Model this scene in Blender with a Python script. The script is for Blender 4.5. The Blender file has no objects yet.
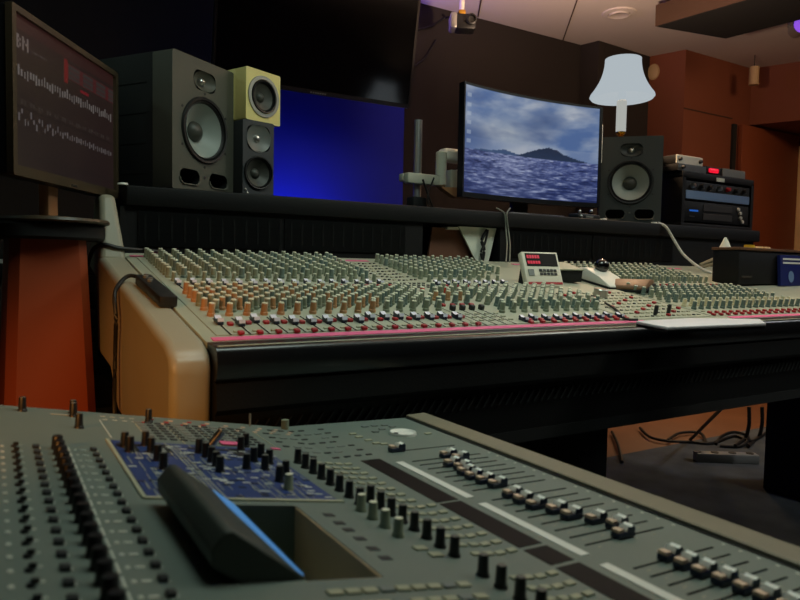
import bpy, bmesh, math, random
from mathutils import Vector, Matrix, noise
random.seed(7)
S = bpy.context.scene
COL = S.collection
PI = math.pi

# ---------------------------------------------------------------- camera
F = 671.085
CAM = Vector((0, 0, .95))
V1 = (-10, 257); V2 = (1500, 285)
yc = Vector((V1[0]-400, 300-V1[1], -F)).normalized()
xc = Vector((V2[0]-400, 300-V2[1], -F)).normalized()
xc = (xc - yc*xc.dot(yc)).normalized()
zc = xc.cross(yc)
R3 = Matrix((xc, yc, zc))            # camera -> world
cd = bpy.data.cameras.new('camera'); cam = bpy.data.objects.new('camera', cd); COL.objects.link(cam)
cam.matrix_world = Matrix.Translation(CAM) @ R3.to_4x4()
cd.sensor_width = 36; cd.lens = F/800*36; cd.clip_start = .01
cd.dof.use_dof = True; cd.dof.focus_distance = 2.1; cd.dof.aperture_fstop = 8.0
S.camera = cam

def at(px, py, ax, val):             # a pixel's ray met with an axis-aligned plane of the room
    d = R3 @ Vector(((px-400)/F, (300-py)/F, -1))
    return CAM + d*((val-CAM[ax])/d[ax])
SY0, SZ0, SK = 1.05, .823, .182      # control surface of the big console: z = SZ0 + SK*(y-SY0)
def surf(y): return SZ0 + SK*(y-SY0)
def on_surf(px, py):
    d = R3 @ Vector(((px-400)/F, (300-py)/F, -1))
    n = Vector((0, -SK, 1)); p = Vector((0, SY0, SZ0))
    return CAM + d*((p-CAM).dot(n)/d.dot(n))

# ---------------------------------------------------------------- materials
def s2l(c):
    return tuple(((v/255)/12.92 if v/255 <= .04045 else ((v/255+.055)/1.055)**2.4) for v in c)
MATS = {}
def mat(name, rgb, rough=.5, metal=0, emis=None, estr=1, var=.0, scale=30, bump=0, bscale=200, spec=.5, coat=0, attr=None, alpha=None, trans=0):
    if name in MATS: return MATS[name]
    m = bpy.data.materials.new(name); m.use_nodes = True
    nt = m.node_tree; b = nt.nodes['Principled BSDF']
    col = (*s2l(rgb), 1)
    b.inputs['Base Color'].default_value = col
    b.inputs['Roughness'].default_value = rough; b.inputs['Metallic'].default_value = metal
    b.inputs['Specular IOR Level'].default_value = spec
    if coat: b.inputs['Coat Weight'].default_value = coat; b.inputs['Coat Roughness'].default_value = .15
    if trans: b.inputs['Transmission Weight'].default_value = trans
    tc = nt.nodes.new('ShaderNodeTexCoord')
    if var:
        n = nt.nodes.new('ShaderNodeTexNoise'); n.inputs['Scale'].default_value = scale; n.inputs['Detail'].default_value = 5
        nt.links.new(tc.outputs['Object'], n.inputs['Vector'])
        mx = nt.nodes.new('ShaderNodeMix'); mx.data_type = 'RGBA'
        mx.inputs['A'].default_value = tuple(c*(1-var) for c in col[:3])+(1,)
        mx.inputs['B'].default_value = tuple(min(1, c*(1+var)) for c in col[:3])+(1,)
        nt.links.new(n.outputs['Fac'], mx.inputs['Factor'])
        nt.links.new(mx.outputs['Result'], b.inputs['Base Color'])
    if bump:
        n2 = nt.nodes.new('ShaderNodeTexNoise'); n2.inputs['Scale'].default_value = bscale
        nt.links.new(tc.outputs['Object'], n2.inputs['Vector'])
        bp = nt.nodes.new('ShaderNodeBump'); bp.inputs['Strength'].default_value = bump; bp.inputs['Distance'].default_value = .002
        nt.links.new(n2.outputs['Fac'], bp.inputs['Height']); nt.links.new(bp.outputs['Normal'], b.inputs['Normal'])
    if emis:
        b.inputs['Emission Color'].default_value = (*s2l(emis), 1); b.inputs['Emission Strength'].default_value = estr
    if attr:
        a = nt.nodes.new('ShaderNodeAttribute'); a.attribute_name = attr
        b.inputs['Base Color'].default_value = (.01, .01, .01, 1)
        nt.links.new(a.outputs['Color'], b.inputs['Emission Color']); b.inputs['Emission Strength'].default_value = estr
    MATS[name] = m
    return m
def wood(name, rgb, rgb2, rough=.5, sc=(1, 1, 12), dist=6, strength=1):
    m = bpy.data.materials.new(name); m.use_nodes = True
    nt = m.node_tree; b = nt.nodes['Principled BSDF']; b.inputs['Roughness'].default_value = rough
    tc = nt.nodes.new('ShaderNodeTexCoord'); mp = nt.nodes.new('ShaderNodeMapping'); mp.inputs['Scale'].default_value = sc
    nt.links.new(tc.outputs['Object'], mp.inputs['Vector'])
    n = nt.nodes.new('ShaderNodeTexNoise'); n.inputs['Scale'].default_value = dist; n.inputs['Detail'].default_value = 6
    nt.links.new(mp.outputs['Vector'], n.inputs['Vector'])
    r = nt.nodes.new('ShaderNodeValToRGB'); r.color_ramp.elements[0].position = .35; r.color_ramp.elements[1].position = .65
    r.color_ramp.elements[0].color = (*s2l(rgb), 1); r.color_ramp.elements[1].color = (*s2l(rgb2), 1)
    nt.links.new(n.outputs['Fac'], r.inputs['Fac']); nt.links.new(r.outputs['Color'], b.inputs['Base Color'])
    return m

M_ = {}
def D(k, *a, **kw): M_[k] = mat(k, *a, **kw)
D('black_plastic', (30, 31, 32), .45)
D('matte_black', (22, 23, 24), .8)
D('knob_black', (24, 25, 27), .42)
D('knob_tip', (92, 92, 86), .5)
D('soft_black', (8, 9, 10), .6, var=.2, bump=.2, spec=.3)
D('leather_black', (12, 14, 18), .38, bump=.15, bscale=300, coat=.3)
D('mixer_grey', (112, 124, 116), .5, var=.07, scale=18, bump=.08, bscale=600)
D('mixer_rest', (136, 128, 108), .48, var=.05, scale=14, bump=.1, bscale=500)
D('mixer_well', (62, 68, 62), .5)
D('well_warm_light', (220, 186, 146), .5)
D('mixer_blue', (40, 64, 120), .45, var=.2, scale=60)
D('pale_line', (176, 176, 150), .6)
D('legend', (206, 210, 198), .6)
D('strip_white', (232, 232, 224), .5)
D('tray_white', (238, 234, 238), .45)
D('display_black', (9, 7, 6), .6, spec=.2)
D('button_beige', (168, 168, 142), .5)
D('button_grey', (118, 126, 122), .5)
D('button_dark', (34, 36, 38), .5)
D('button_red', (172, 30, 38), .4)
D('cap_side', (26, 36, 66), .35)
D('cap_white', (224, 224, 238), .4)
D('cap_tan', (226, 196, 170), .45)
D('cap_pearl', (252, 254, 248), .35)
D('slot_black', (6, 6, 6), .9, spec=.1)
D('cap_blue', (40, 52, 110), .4)
D('console_surface', (166, 170, 150), .55, var=.07, scale=25)
D('vinyl_tan', (158, 154, 134), .42, var=.06, scale=9, bump=.1, bscale=260)
D('knob_sage', (132, 140, 118), .5)
D('knob_lit_tip', (226, 226, 202), .5)
D('knob_cream', (226, 214, 176), .5)
D('knob_slate', (104, 122, 114), .5)
D('knob_orange', (184, 136, 92), .5)
D('knob_red', (206, 62, 34), .5)
D('tape_pink', (232, 104, 150), .6)
D('meter_glass', (9, 11, 12), .35, spec=.3)
D('meter_mark', (12, 14, 14), .8, spec=.2)
D('fascia_mark', (24, 27, 29), .7)
D('baffle', (84, 84, 74), .55, var=.05, bump=.15, bscale=700)
D('cabinet', (20, 22, 23), .6, bump=.2, bscale=500)
D('cone', (150, 160, 154), .5)
D('rubber', (26, 26, 27), .5)
D('dust_cap', (62, 64, 58), .45)
D('silver', (190, 190, 185), .28, 1)
D('chrome', (225, 225, 225), .3, .85)
D('grey_metal', (150, 152, 146), .4, .5)
D('horn_grey', (112, 116, 112), .4)
D('cream', (236, 222, 142), .45, var=.03)
D('cone_dark', (70, 72, 66), .5)
D('slate_front', (52, 56, 60), .5)
D('grey_plastic', (150, 150, 144), .5)
D('white_plastic', (232, 230, 218), .45)
D('arm_grey', (196, 198, 180), .5)
D('arm_white', (250, 246, 230), .5)
D('tv_frame', (26, 24, 24), .3)
D('tv_glass', (9, 9, 11), .11, spec=1.0)
D('gold', (220, 170, 70), .25, 1)
D('shade', (4, 4, 4), 1, emis=(178, 188, 194), estr=.94, spec=0)
D('stem_glow', (30, 30, 29), .8, emis=(186, 188, 182), estr=.8, spec=.1)  # emission stands in for lamplight falling on the white stem
D('podium_orange', (150, 68, 36), .45, var=.08, scale=6)
D('ceiling_white', (206, 196, 190), .9)
D('wall_dark', (36, 29, 26), .85, var=.1, scale=4)
D('wall_blue', (24, 40, 190), .9)
D('wall_brown', (124, 66, 42), .7, var=.1, scale=3)
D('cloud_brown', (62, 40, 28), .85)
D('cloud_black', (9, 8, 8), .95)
D('door_brown', (132, 66, 36), .55, var=.1, scale=5)
D('pale_wood', (250, 214, 158), .5, var=.06)
D('cable_black', (18, 18, 18), .5)
D('cable_white', (214, 214, 204), .5)
D('cable_grey', (120, 124, 112), .5)
D('cable_tan', (150, 136, 104), .5)
D('bezel', (74, 62, 46), .4)
D('bezel_black', (16, 18, 22), .35)
D('rack_black', (14, 13, 13), .6, spec=.3)
D('rack_blue', (128, 158, 200), .4, .2)
D('rack_face', (52, 50, 48), .5)
D('led_red', (120, 10, 20), .4, emis=(230, 20, 50), estr=1.0)
D('led_blue', (20, 60, 150), .4, emis=(40, 110, 210), estr=.5)
D('screen_red', (70, 6, 18), .3, emis=(190, 16, 52), estr=.8)
D('screen_glow', (20, 60, 110), .3, emis=(84, 146, 205), estr=.6)
D('device_white', (232, 226, 206), .45)
D('brown_leather', (128, 94, 66), .5)
D('tan_leather', (176, 128, 88), .5)
D('cardboard', (110, 72, 52), .8)
D('paper', (226, 232, 216), .8)
D('yellow', (230, 190, 50), .5)
D('card_blue', (26, 38, 104), .4)
D('box_brown', (104, 70, 46), .45)
D('purple_lens', (120, 60, 200), .3, emis=(120, 80, 220), estr=.8)
D('carpet', (92, 96, 96), .95, var=.75, scale=5, bump=.5, bscale=90)
D('wood_floor', (140, 92, 58), .5, var=.25, scale=5)
D('beige_fixture', (190, 160, 120), .6)
D('spot_silver', (170, 170, 168), .35, .6)

# ---------------------------------------------------------------- mesh builder
class MB:
    def __init__(s): s.bm = bmesh.new(); s.mats = []
    def mi(s, m):
        if isinstance(m, str): m = M_[m]
        if m not in s.mats: s.mats.append(m)
        return s.mats.index(m)
    def box(s, x0, x1, y0, y1, z0, z1, m='matte_black', bev=0, M=None, seg=2):
        i = s.mi(m)
        vs = [s.bm.verts.new((x, y, z)) for z in (z0, z1) for y in (y0, y1) for x in (x0, x1)]
        fs = [s.bm.faces.new([vs[k] for k in q]) for q in ((0, 2, 3, 1), (4, 5, 7, 6), (0, 1, 5, 4), (2, 6, 7, 3), (0, 4, 6, 2), (1, 3, 7, 5))]
        for f in fs: f.material_index = i
        if bev:
            es = list({e for f in fs for e in f.edges})
            r = bmesh.ops.bevel(s.bm, geom=es, offset=bev, segments=seg, affect='EDGES', profile=.5)
            for f in r['faces']: f.material_index = i
            vs = list({v for v in vs if v.is_valid} | set(r['verts']))
        if M is not None: bmesh.ops.transform(s.bm, matrix=M, verts=vs)
        return s
    def prism(s, poly, a0, a1, axis='y', m='matte_black', side=None, M=None, bev=0):
        i = s.mi(m); k = s.mi(side) if side else i
        def P(p, a): return {'y': (p[0], a, p[1]), 'x': (a, p[0], p[1]), 'z': (p[0], p[1], a)}[axis]
        A = [s.bm.verts.new(P(p, a0)) for p in poly]; B = [s.bm.verts.new(P(p, a1)) for p in poly]
        n = len(poly); fs = []
        f = s.bm.faces.new(A); f.material_index = i; fs.append(f)
        f = s.bm.faces.new(B[::-1]); f.material_index = i; fs.append(f)
        for q in range(n):
            f = s.bm.faces.new((A[q], B[q], B[(q+1) % n], A[(q+1) % n])); f.material_index = k; fs.append(f)
        vs = A+B
        if bev:
            es = list({e for f in fs for e in f.edges})
            r = bmesh.ops.bevel(s.bm, geom=es, offset=bev, segments=2, affect='EDGES', profile=.5)
            vs = list({v for v in vs if v.is_valid} | set(r['verts']))
        if M is not None: bmesh.ops.transform(s.bm, matrix=M, verts=vs)
        return s
    def lathe(s, prof, seg=16, m='matte_black', M=None, mfn=None, close=True):
        i = s.mi(m); rings = []; allv = []
        for r, z in prof:
            if r < 1e-6: ring = [s.bm.verts.new((0, 0, z))]
            else: ring = [s.bm.verts.new((r*math.cos(2*PI*k/seg), r*math.sin(2*PI*k/seg), z)) for k in range(seg)]
            rings.append(ring); allv += ring
        for j in range(len(rings)-1):
            a, b = rings[j], rings[j+1]; mi_ = s.mi(mfn(j)) if mfn else i
            for k in range(seg):
                k2 = (k+1) % seg
                if len(a) == 1 and len(b) == 1: continue
                if len(a) == 1: f = s.bm.faces.new((a[0], b[k], b[k2]))
                elif len(b) == 1: f = s.bm.faces.new((a[k], a[k2], b[0]))
                else: f = s.bm.faces.new((a[k], a[k2], b[k2], b[k]))
                f.material_index = mi_
        if M is not None: bmesh.ops.transform(s.bm, matrix=M, verts=allv)
        return s
    def cyl(s, x, y, z0, z1, r, m='matte_black', seg=16, r2=None):
        r2 = r if r2 is None else r2
        return s.lathe([(0, z0), (r, z0), (r2, z1), (0, z1)], seg, m, Matrix.Translation((x, y, 0)))
    def tube(s, pts, r, m='cable_black', seg=8, smooth=6):
        i = s.mi(m); P = [Vector(p) for p in pts]
        if smooth and len(P) > 2:
            Q = []
            for k in range(len(P)-1):
                p0 = P[max(k-1, 0)]; p1 = P[k]; p2 = P[k+1]; p3 = P[min(k+2, len(P)-1)]
                for t in range(smooth):
                    u = t/smooth
                    Q.append(.5*((2*p1)+(p2-p0)*u+(2*p0-5*p1+4*p2-p3)*u*u+(3*p1-p0-3*p2+p3)*u**3))
            Q.append(P[-1]); P = Q
        rings = []
        for k, p in enumerate(P):
            t = (P[min(k+1, len(P)-1)]-P[max(k-1, 0)]).normalized()
            a = t.cross(Vector((0, 0, 1)))
            if a.length < .05: a = t.cross(Vector((1, 0, 0)))
            a.normalize(); b = t.cross(a)
            rings.append([s.bm.verts.new(p+r*(a*math.cos(2*PI*q/seg)+b*math.sin(2*PI*q/seg))) for q in range(seg)])
        for j in range(len(rings)-1):
            for q in range(seg):
                f = s.bm.faces.new((rings[j][q], rings[j][(q+1) % seg], rings[j+1][(q+1) % seg], rings[j+1][q])); f.material_index = i
        for rg in (rings[0], rings[-1][::-1]):
            f = s.bm.faces.new(rg); f.material_index = i
        return s
    def plate(s, outer, holes, y0, y1, m, wall=None):
        """flat plate in xz with holes, from y0 (front) to y1"""
        i = s.mi(m); w = s.mi(wall) if wall else i
        es = []; loops = []
        for lp in [outer]+holes:
            vs = [s.bm.verts.new((x, y0, z)) for x, z in lp]
            loops.append(vs)
            for k in range(len(vs)): es.append(s.bm.edges.new((vs[k], vs[(k+1) % len(vs)])))
        r = bmesh.ops.triangle_fill(s.bm, edges=es, use_beauty=True, use_dissolve=False)
        for g in r['geom']:
            if isinstance(g, bmesh.types.BMFace): g.material_index = i
        for q, vs in enumerate(loops):
            bk = [s.bm.verts.new((v.co.x, y1, v.co.z)) for v in vs]
            for k in range(len(vs)):
                k2 = (k+1) % len(vs)
                f = s.bm.faces.new((vs[k], vs[k2], bk[k2], bk[k])); f.material_index = i if q == 0 else w
        return s
    def done(s, name, parent=None, loc=(0, 0, 0), rot=(0, 0, 0), smooth=35):
        bmesh.ops.recalc_face_normals(s.bm, faces=s.bm.faces[:])
        lim = math.radians(smooth)
        for f in s.bm.faces: f.smooth = True
        for e in s.bm.edges:
            if len(e.link_faces) == 2: e.smooth = e.calc_face_angle(0) < lim
        me = bpy.data.meshes.new(name); s.bm.to_mesh(me); s.bm.free()
        for m in s.mats: me.materials.append(m)
        return link(name, me, parent, loc, rot)
def link(name, me, parent=None, loc=(0, 0, 0), rot=(0, 0, 0)):
    o = bpy.data.objects.new(name, me); COL.objects.link(o)
    o.location = loc; o.rotation_euler = rot
    if parent: o.parent = parent
    return o
def mesh_only(mb, name, smooth=35):
    o = mb.done(name, smooth=smooth); me = o.data; bpy.data.objects.remove(o); return me
def thing(name, label, cat, loc=(0, 0, 0), rot=0, group=None):
    o = bpy.data.objects.new(name, None); COL.objects.link(o); o.empty_display_size = .05
    o.location = loc; o.rotation_euler = (0, 0, rot) if not isinstance(rot, tuple) else rot
    return tag(o, label, cat, group)
def tag(o, label, cat, group=None):
    o['label'] = label; o['category'] = cat
    if group: o['group'] = group
    return o
def struct(o): o['kind'] = 'structure'; return o
def stuff(o): o['kind'] = 'stuff'; return o
def rrect(cx, cz, w, h, r, n=5):
    P = []
    for (sx, sz, a0) in ((1, 1, 0), (-1, 1, 90), (-1, -1, 180), (1, -1, 270)):
        for k in range(n+1):
            a = math.radians(a0+90*k/n)
            P.append((cx+sx*(w/2-r)+r*math.cos(a), cz+sz*(h/2-r)+r*math.sin(a)))
    return P
def circ(cx, cz, r, n=40): return [(cx+r*math.cos(2*PI*k/n), cz+r*math.sin(2*PI*k/n)) for k in range(n)]
TY = Matrix.Rotation(PI/2, 4, 'X')   # lathe axis +z -> -y (towards the viewer of a thing's front)
def front(x, y, z): return Matrix.Translation((x, y, z)) @ TY

# ================================================================ setting
CEIL = 2.54; YB = 3.51
X0, X1, Y0 = -1.9, 6.2, -2.4
YW = 2.28
struct(MB().box(X0, X1, Y0, YB+.1, -.06, -.004, 'wood_floor').done('floor'))
b = MB(); b.box(X0, X1, Y0, YB+.1, CEIL, CEIL+.06, 'ceiling_white')
for (g0, g1) in ((at(563, 40, 2, CEIL), at(577, 0, 2, CEIL)), (at(478, 17, 2, CEIL), at(481, 0, 2, CEIL))):
    xa, ya = g0.x, g0.y; xb, yb = (g1+(g1-g0)*.6).x, (g1+(g1-g0)*.6).y
    d = Vector((xb-xa, yb-ya, 0)); L = d.length; a = math.atan2(d.y, d.x)
    b.box(0, L, -.004, .004, CEIL-.003, CEIL, 'cloud_brown', M=Matrix.Translation((xa, ya, 0)) @ Matrix.Rotation(a, 4, 'Z'))
struct(b.done('ceiling'))
W = [at(575, 45, 2, CEIL), at(599, 40.5, 2, CEIL), at(650, 56.5, 2, CEIL), at(686, 49.5, 2, CEIL), at(752, 68.5, 2, CEIL), at(800, 61.5, 2, CEIL)]
struct(MB().box(X0, 3.62, YB, YB+.1, 0, CEIL, 'wall_dark').done('wall_back'))
wb = MB(); wb.box(1.12, 2.14, YB-.02, YB, .2, 1.98, 'wall_blue', .004)
struct(wb.done('trim_1'))
pw = MB()
pts = [(3.62, YB+.1), (3.62, YB), (W[1].x, W[1].y), (W[2].x, W[2].y), (W[2].x, YB+.1)]
pw.prism(pts, 0, CEIL, 'z', 'wall_dark')
struct(pw.done('wall_corner'))
pw = MB()
YD = W[3].y
pw.prism([(W[2].x, YB+.1), (W[2].x, W[2].y), (W[3].x, W[3].y), (X1, YD), (X1, YB+.1)], 0, CEIL, 'z', 'wall_brown')
struct(pw.done('wall_right_back'))
# seam line on the brown panels
sm = MB(); sm.box(W[3].x, 4.9, YD-.004, YD, 2.118, 2.126, 'cloud_brown'); struct(sm.done('trim_2'))
bk = MB()
e0, e1 = W[4], W[5]; dd = (e1-e0); dd.z = 0
far = e0+dd*3.2
bk.prism([(e0.x, YD), (e0.x, e0.y-.003), (far.x, far.y), (X1, far.y), (X1, YD)], 2.10, CEIL, 'z', 'wall_brown')
struct(bk.done('wall_bulkhead'))
struct(MB().box(X1, X1+.1, Y0, YB+.1, 0, CEIL, 'wall_brown').done('wall_right'))
struct(MB().box(X0-.1, X0, Y0, YB+.1, 0, CEIL, 'wall_dark').done('wall_left'))
struct(MB().box(X0, X1, Y0-.1, Y0, 0, CEIL, 'wall_dark').done('wall_front'))
# door with its dark jamb and pale frame edge
dl = at(739, 150, 1, YD-.02); dr = at(796, 150, 1, YD-.02); dg = at(733, 150, 1, YD-.01)
door = MB(); door.box(dl.x, dr.x, YD-.045, YD-.004, .01, 2.08, 'door_brown', .004)
dobj = struct(door.done('door_1'))
MB().box(dg.x-.02, dg.x+.025, YD-.02, YD, 0, 2.08, 'matte_black').done('door_gap', dobj)
MB().box(dr.x+.004, dr.x+.16, YD-.1, YD, 0, 2.0, 'pale_wood', .004).done('door_frame', dobj)
hb = MB().box(dr.x-.09, dr.x-.06, YD-.1, YD-.045, .98, 1.0, 'silver', .003); hb.done('door_handle', dobj)

cp = MB(); cp.box(-1.4, 5.9, -2.2, YW, -.004, .006, 'carpet'); tag(cp.done('carpet'), 'dark grey worn carpet covering the floor under both mixing desks', 'carpet')

# ceiling fittings
b = MB(); Q = [at(655, 27, 2, 2.36), at(725, 39, 2, 2.36), at(800, 20, 2, 2.36)]
q4 = Q[0]+(Q[2]-Q[1])*2.2; q3 = Q[1]+(Q[2]-Q[1])*2.2
cl = thing('acoustic_ceiling_panel', 'large dark brown panel hung flat under the ceiling at upper right', 'acoustic panel', (Q[0].x, Q[0].y, 2.36))
off = Vector((Q[0].x, Q[0].y, 0))
poly = [((p-off).x, (p-off).y) for p in (Q[0], Q[1], q3, q4)]
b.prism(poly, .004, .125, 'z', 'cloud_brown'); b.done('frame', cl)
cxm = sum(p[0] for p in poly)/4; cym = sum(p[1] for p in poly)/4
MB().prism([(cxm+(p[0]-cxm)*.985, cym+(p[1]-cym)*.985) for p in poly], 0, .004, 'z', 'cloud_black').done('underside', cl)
rods = MB()
for p in poly: rods.cyl(cxm+(p[0]-cxm)*.8, cym+(p[1]-cym)*.8, .125, .178, .006, 'silver', 8)
rods.done('hanger', cl)
v = at(619, 13, 2, CEIL)
vt = thing('ceiling_vent', 'round white air vent set in the ceiling above the table lamp', 'vent', (v.x, v.y, CEIL))
MB().lathe([(0, -.014), (.05, -.014), (.056, -.018), (.062, -.008), (.062, 0)], 28, 'ceiling_white').done('disc', vt)
MB().lathe([(.066, 0), (.07, -.012), (.1, -.008), (.104, 0)], 28, 'ceiling_white').done('rim', vt)

# small camera on a rod below the ceiling
p = at(461, 12, 2, CEIL)
c0 = at(460, 23, 1, 3.1); rod = at(462, 6, 1, 3.1)
cc = thing('ceiling_camera', 'small silver and black camera hanging from a white rod near the purple ceiling', 'camera', (rod.x, 3.1, CEIL), -.5)
zc0 = c0.z-CEIL
MB().cyl(0, 0, zc0+.06, 0, .014, 'white_plastic', 12).done('rod', cc)
MB().box(-.02, .02, -.02, .02, zc0+.035, zc0+.07, 'gold', .005).done('bracket', cc)
MB().box(-.035, .075, -.05, .05, zc0-.045, zc0+.04, 'black_plastic', .012).done('body', cc)
MB().box(-.068, -.03, -.052, .052, zc0-.04, zc0+.045, 'spot_silver', .01).done('end_cap', cc)
MB().lathe([(0, 0), (.026, 0), (.03, .03), (.022, .034), (.018, .02), (0, .016)], 18, 'black_plastic', front(.045, -.048, zc0)).done('lens', cc)
# wires from it along the back wall
w1 = MB(); w1.tube([at(418, 30, 1, YB-.012), at(432, 26, 1, YB-.012), at(445, 18, 1, YB-.012), at(452, 17, 1, 3.4)], .006, 'cable_black'); tag(w1.done('camera_cable'), 'dark cable running from the television edge up to the ceiling camera', 'cable')
w1 = MB(); w1.tube([at(414, 66, 1, YB-.012), at(425, 58, 1, YB-.012), at(436, 40, 1, YB-.012)], .006, 'cable_black'); tag(w1.done('wall_cable'), 'short dark cable curving on the wall right of the television, below the other', 'cable')

# round sensor, pendant, coloured spotlight
p = at(654, 72, 1, W[2].y-.0)
sv = on = None
v2, v3 = W[2], W[3]; t = .12; n_ = Vector(((v2-v3).y, -(v2-v3).x, 0)).normalized()
if n_.y > 0: n_ = -n_
pp = v2.lerp(v3, t)
zz = at(654, 72, 1, pp.y).z
ws = thing('wall_speaker', 'small round beige wall sensor beside the lampshade', 'sensor', (pp.x, pp.y, zz), math.atan2(n_.x, -n_.y)*1)
ang = math.atan2(-n_.x, n_.y)
ws.rotation_euler = (0, 0, math.atan2(n_.x, -n_.y))
MB().lathe([(0, .02), (.03, .02), (.042, .012), (.046, 0), (0, 0)], 24, 'beige_fixture', Matrix.Scale(1.3, 4, (0, 0, 1)) @ front(0, 0, 0)).done('cover', ws)
ws.name = 'wall_sensor'
p = at(754, 76, 1, 2.95)
pd = thing('pendant_fixture', 'small beige cylinder hanging on a thin wire above the brown door', 'pendant light', (p.x, 2.95, CEIL), 0)
MB().cyl(0, 0, p.z-CEIL-.065, p.z-CEIL+.065, .034, 'beige_fixture', 18).done('cylinder', pd)
MB().cyl(0, 0, p.z-CEIL+.065, 0, .003, 'cable_black', 6).done('wire', pd)
p = at(800, 27, 1, 2.35)
sp = thing('stage_spotlight', 'round spotlight with a glowing purple lens at the upper right ceiling', 'spotlight', (p.x, 2.35, CEIL), (0, 0, -.75))
dz = p.z-CEIL
MB().lathe([(0, .0), (.05, 0), (.06, .08), (.06, .12)], 20, 'spot_silver', front(0, .06, dz)).done('housing', sp)
MB().lathe([(0, .0), (.052, .0)], 20, 'purple_lens', front(0, -.05, dz)).done('lens', sp)
MB().box(-.068, -.06, -.012, .012, dz, -.0, 'spot_silver').box(.06, .068, -.012, .012, dz, 0, 'spot_silver').done('yoke', sp)

# ================================================================ television
tvp = at(407, 107, 1, 3.2)
TL, TH = 1.08, .61
tv = thing('television', 'large black wall mounted television tilted down above the blue wall', 'television', (tvp.x-TL/2+.005, 3.2, tvp.z-.012), (math.radians(10), 0, math.radians(-2)))
b = MB(); b.plate(rrect(0, TH/2, TL, TH, .008), [rrect(0, TH/2+.004, TL-.026, TH-.034, .002)], -.002, .02, 'tv_frame'); b.done('frame', tv)
MB().box(-TL/2+.012, TL/2-.012, .0, .004, .02, TH-.012, 'tv_glass').done('screen', tv)
MB().box(-TL/2+.002, TL/2-.002, .006, .045, .002, TH-.002, 'black_plastic', .01).done('back_cover', tv)
lg = MB()
for k in range(7): lg.box(-.045+k*.013, -.037+k*.013, -.004, -.002, .0045, .0115, 'silver')
lg.done('logo', tv)
MB().box(-.2, .2, .045, .09, .15, .45, 'matte_black').box(-.08, .08, .08, .17, .2, .36, 'matte_black').done('wall_bracket', tv)

# ================================================================ big console
CX0, CX1 = .288, 3.12
con = thing('mixing_console', 'long analogue studio console with beige knobs, pink tape and tan leather side', 'mixing console', (0, 0, 0))
b = MB()
b.prism([(1.02, .62), (1.02, .795), (1.045, surf(1.045)), (1.84, surf(1.84)), (1.84, .62)], CX0, CX1, 'x', 'console_surface', bev=0)
b.done('control_surface', con)
MB().box(CX0, CX1, 1.0, 1.95, .60, .625, 'matte_black').done('underside', con)
# armrest roll
pr = [(1.046, .768), (1.046, .8225), (1.016, .8215)]
for k in range(7):
    a = PI/2+PI/2*k/6
    pr.append((1.004+.011*math.cos(a), .8095+.011*math.sin(a)))
pr += [(.989, .795), (.993, .776), (1.0, .768)]
MB().prism(pr, CX0, CX1, 'x', 'leather_black').done('armrest', con)
b = MB(); b.prism([(1.0, .60), (1.004, .715), (.992, .725), (.996, .765), (1.03, .77), (1.03, .60)], CX0, CX1, 'x', 'soft_black'); b.done('fascia', con)
b = MB()
for k in range(150):
    x = CX0+.06+k*.0185
    b.box(-.0012, .0012, 1.0005, 1.004, -.014, .014, 'fascia_mark', M=Matrix.Translation((x, -.002, .692)) @ Matrix.Rotation(.6, 4, 'Y'))
b.done('vent_slots', con)
# metal strip between surface and armrest, pink tapes
b = MB(); b.box(CX0+.001, CX1, 1.043, 1.052, surf(1.045)-.004, surf(1.047)+.001, 'grey_metal'); b.done('metal_strip', con)
MB().box(CX0+.004, CX1, 1.002, 1.008, .8205, .8222, 'pale_line', .0006, seg=1).done('highlight_line', con)  # pale strip stands in for the highlight along the armrest's top edge
TILT = math.atan(SK)
def sM(x, y, lift=0): return Matrix.Translation((x, y, surf(y)+lift)) @ Matrix.Rotation(TILT, 4, 'X')
for (xa, xb, y) in ((.3, 1.34, 1.062), (1.68, 2.6, 1.062), (.30, .98, 1.795), (1.55, 1.76, 1.79), (2.36, 2.44, 1.77)):
    MB().box(xa, xb, -.009, .009, 0, .0012, 'tape_pink', M=sM(0, y)).done('pink_tape', con)
# section plates
for (xa, xb, y0, y1, m) in ((.312, .85, 1.075, 1.785, 'console_surface'), (.855, 1.30, 1.075, 1.785, 'console_surface'), (1.31, 1.62, 1.075, 1.40, 'console_surface'), (1.63, 2.24, 1.075, 1.785, 'console_surface')):
    MB().box(xa, xb, -(y1-y0)/2, (y1-y0)/2, 0, .0015, m, .001, M=sM(0, (y0+y1)/2), seg=1).done('module_panel', con)

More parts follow.
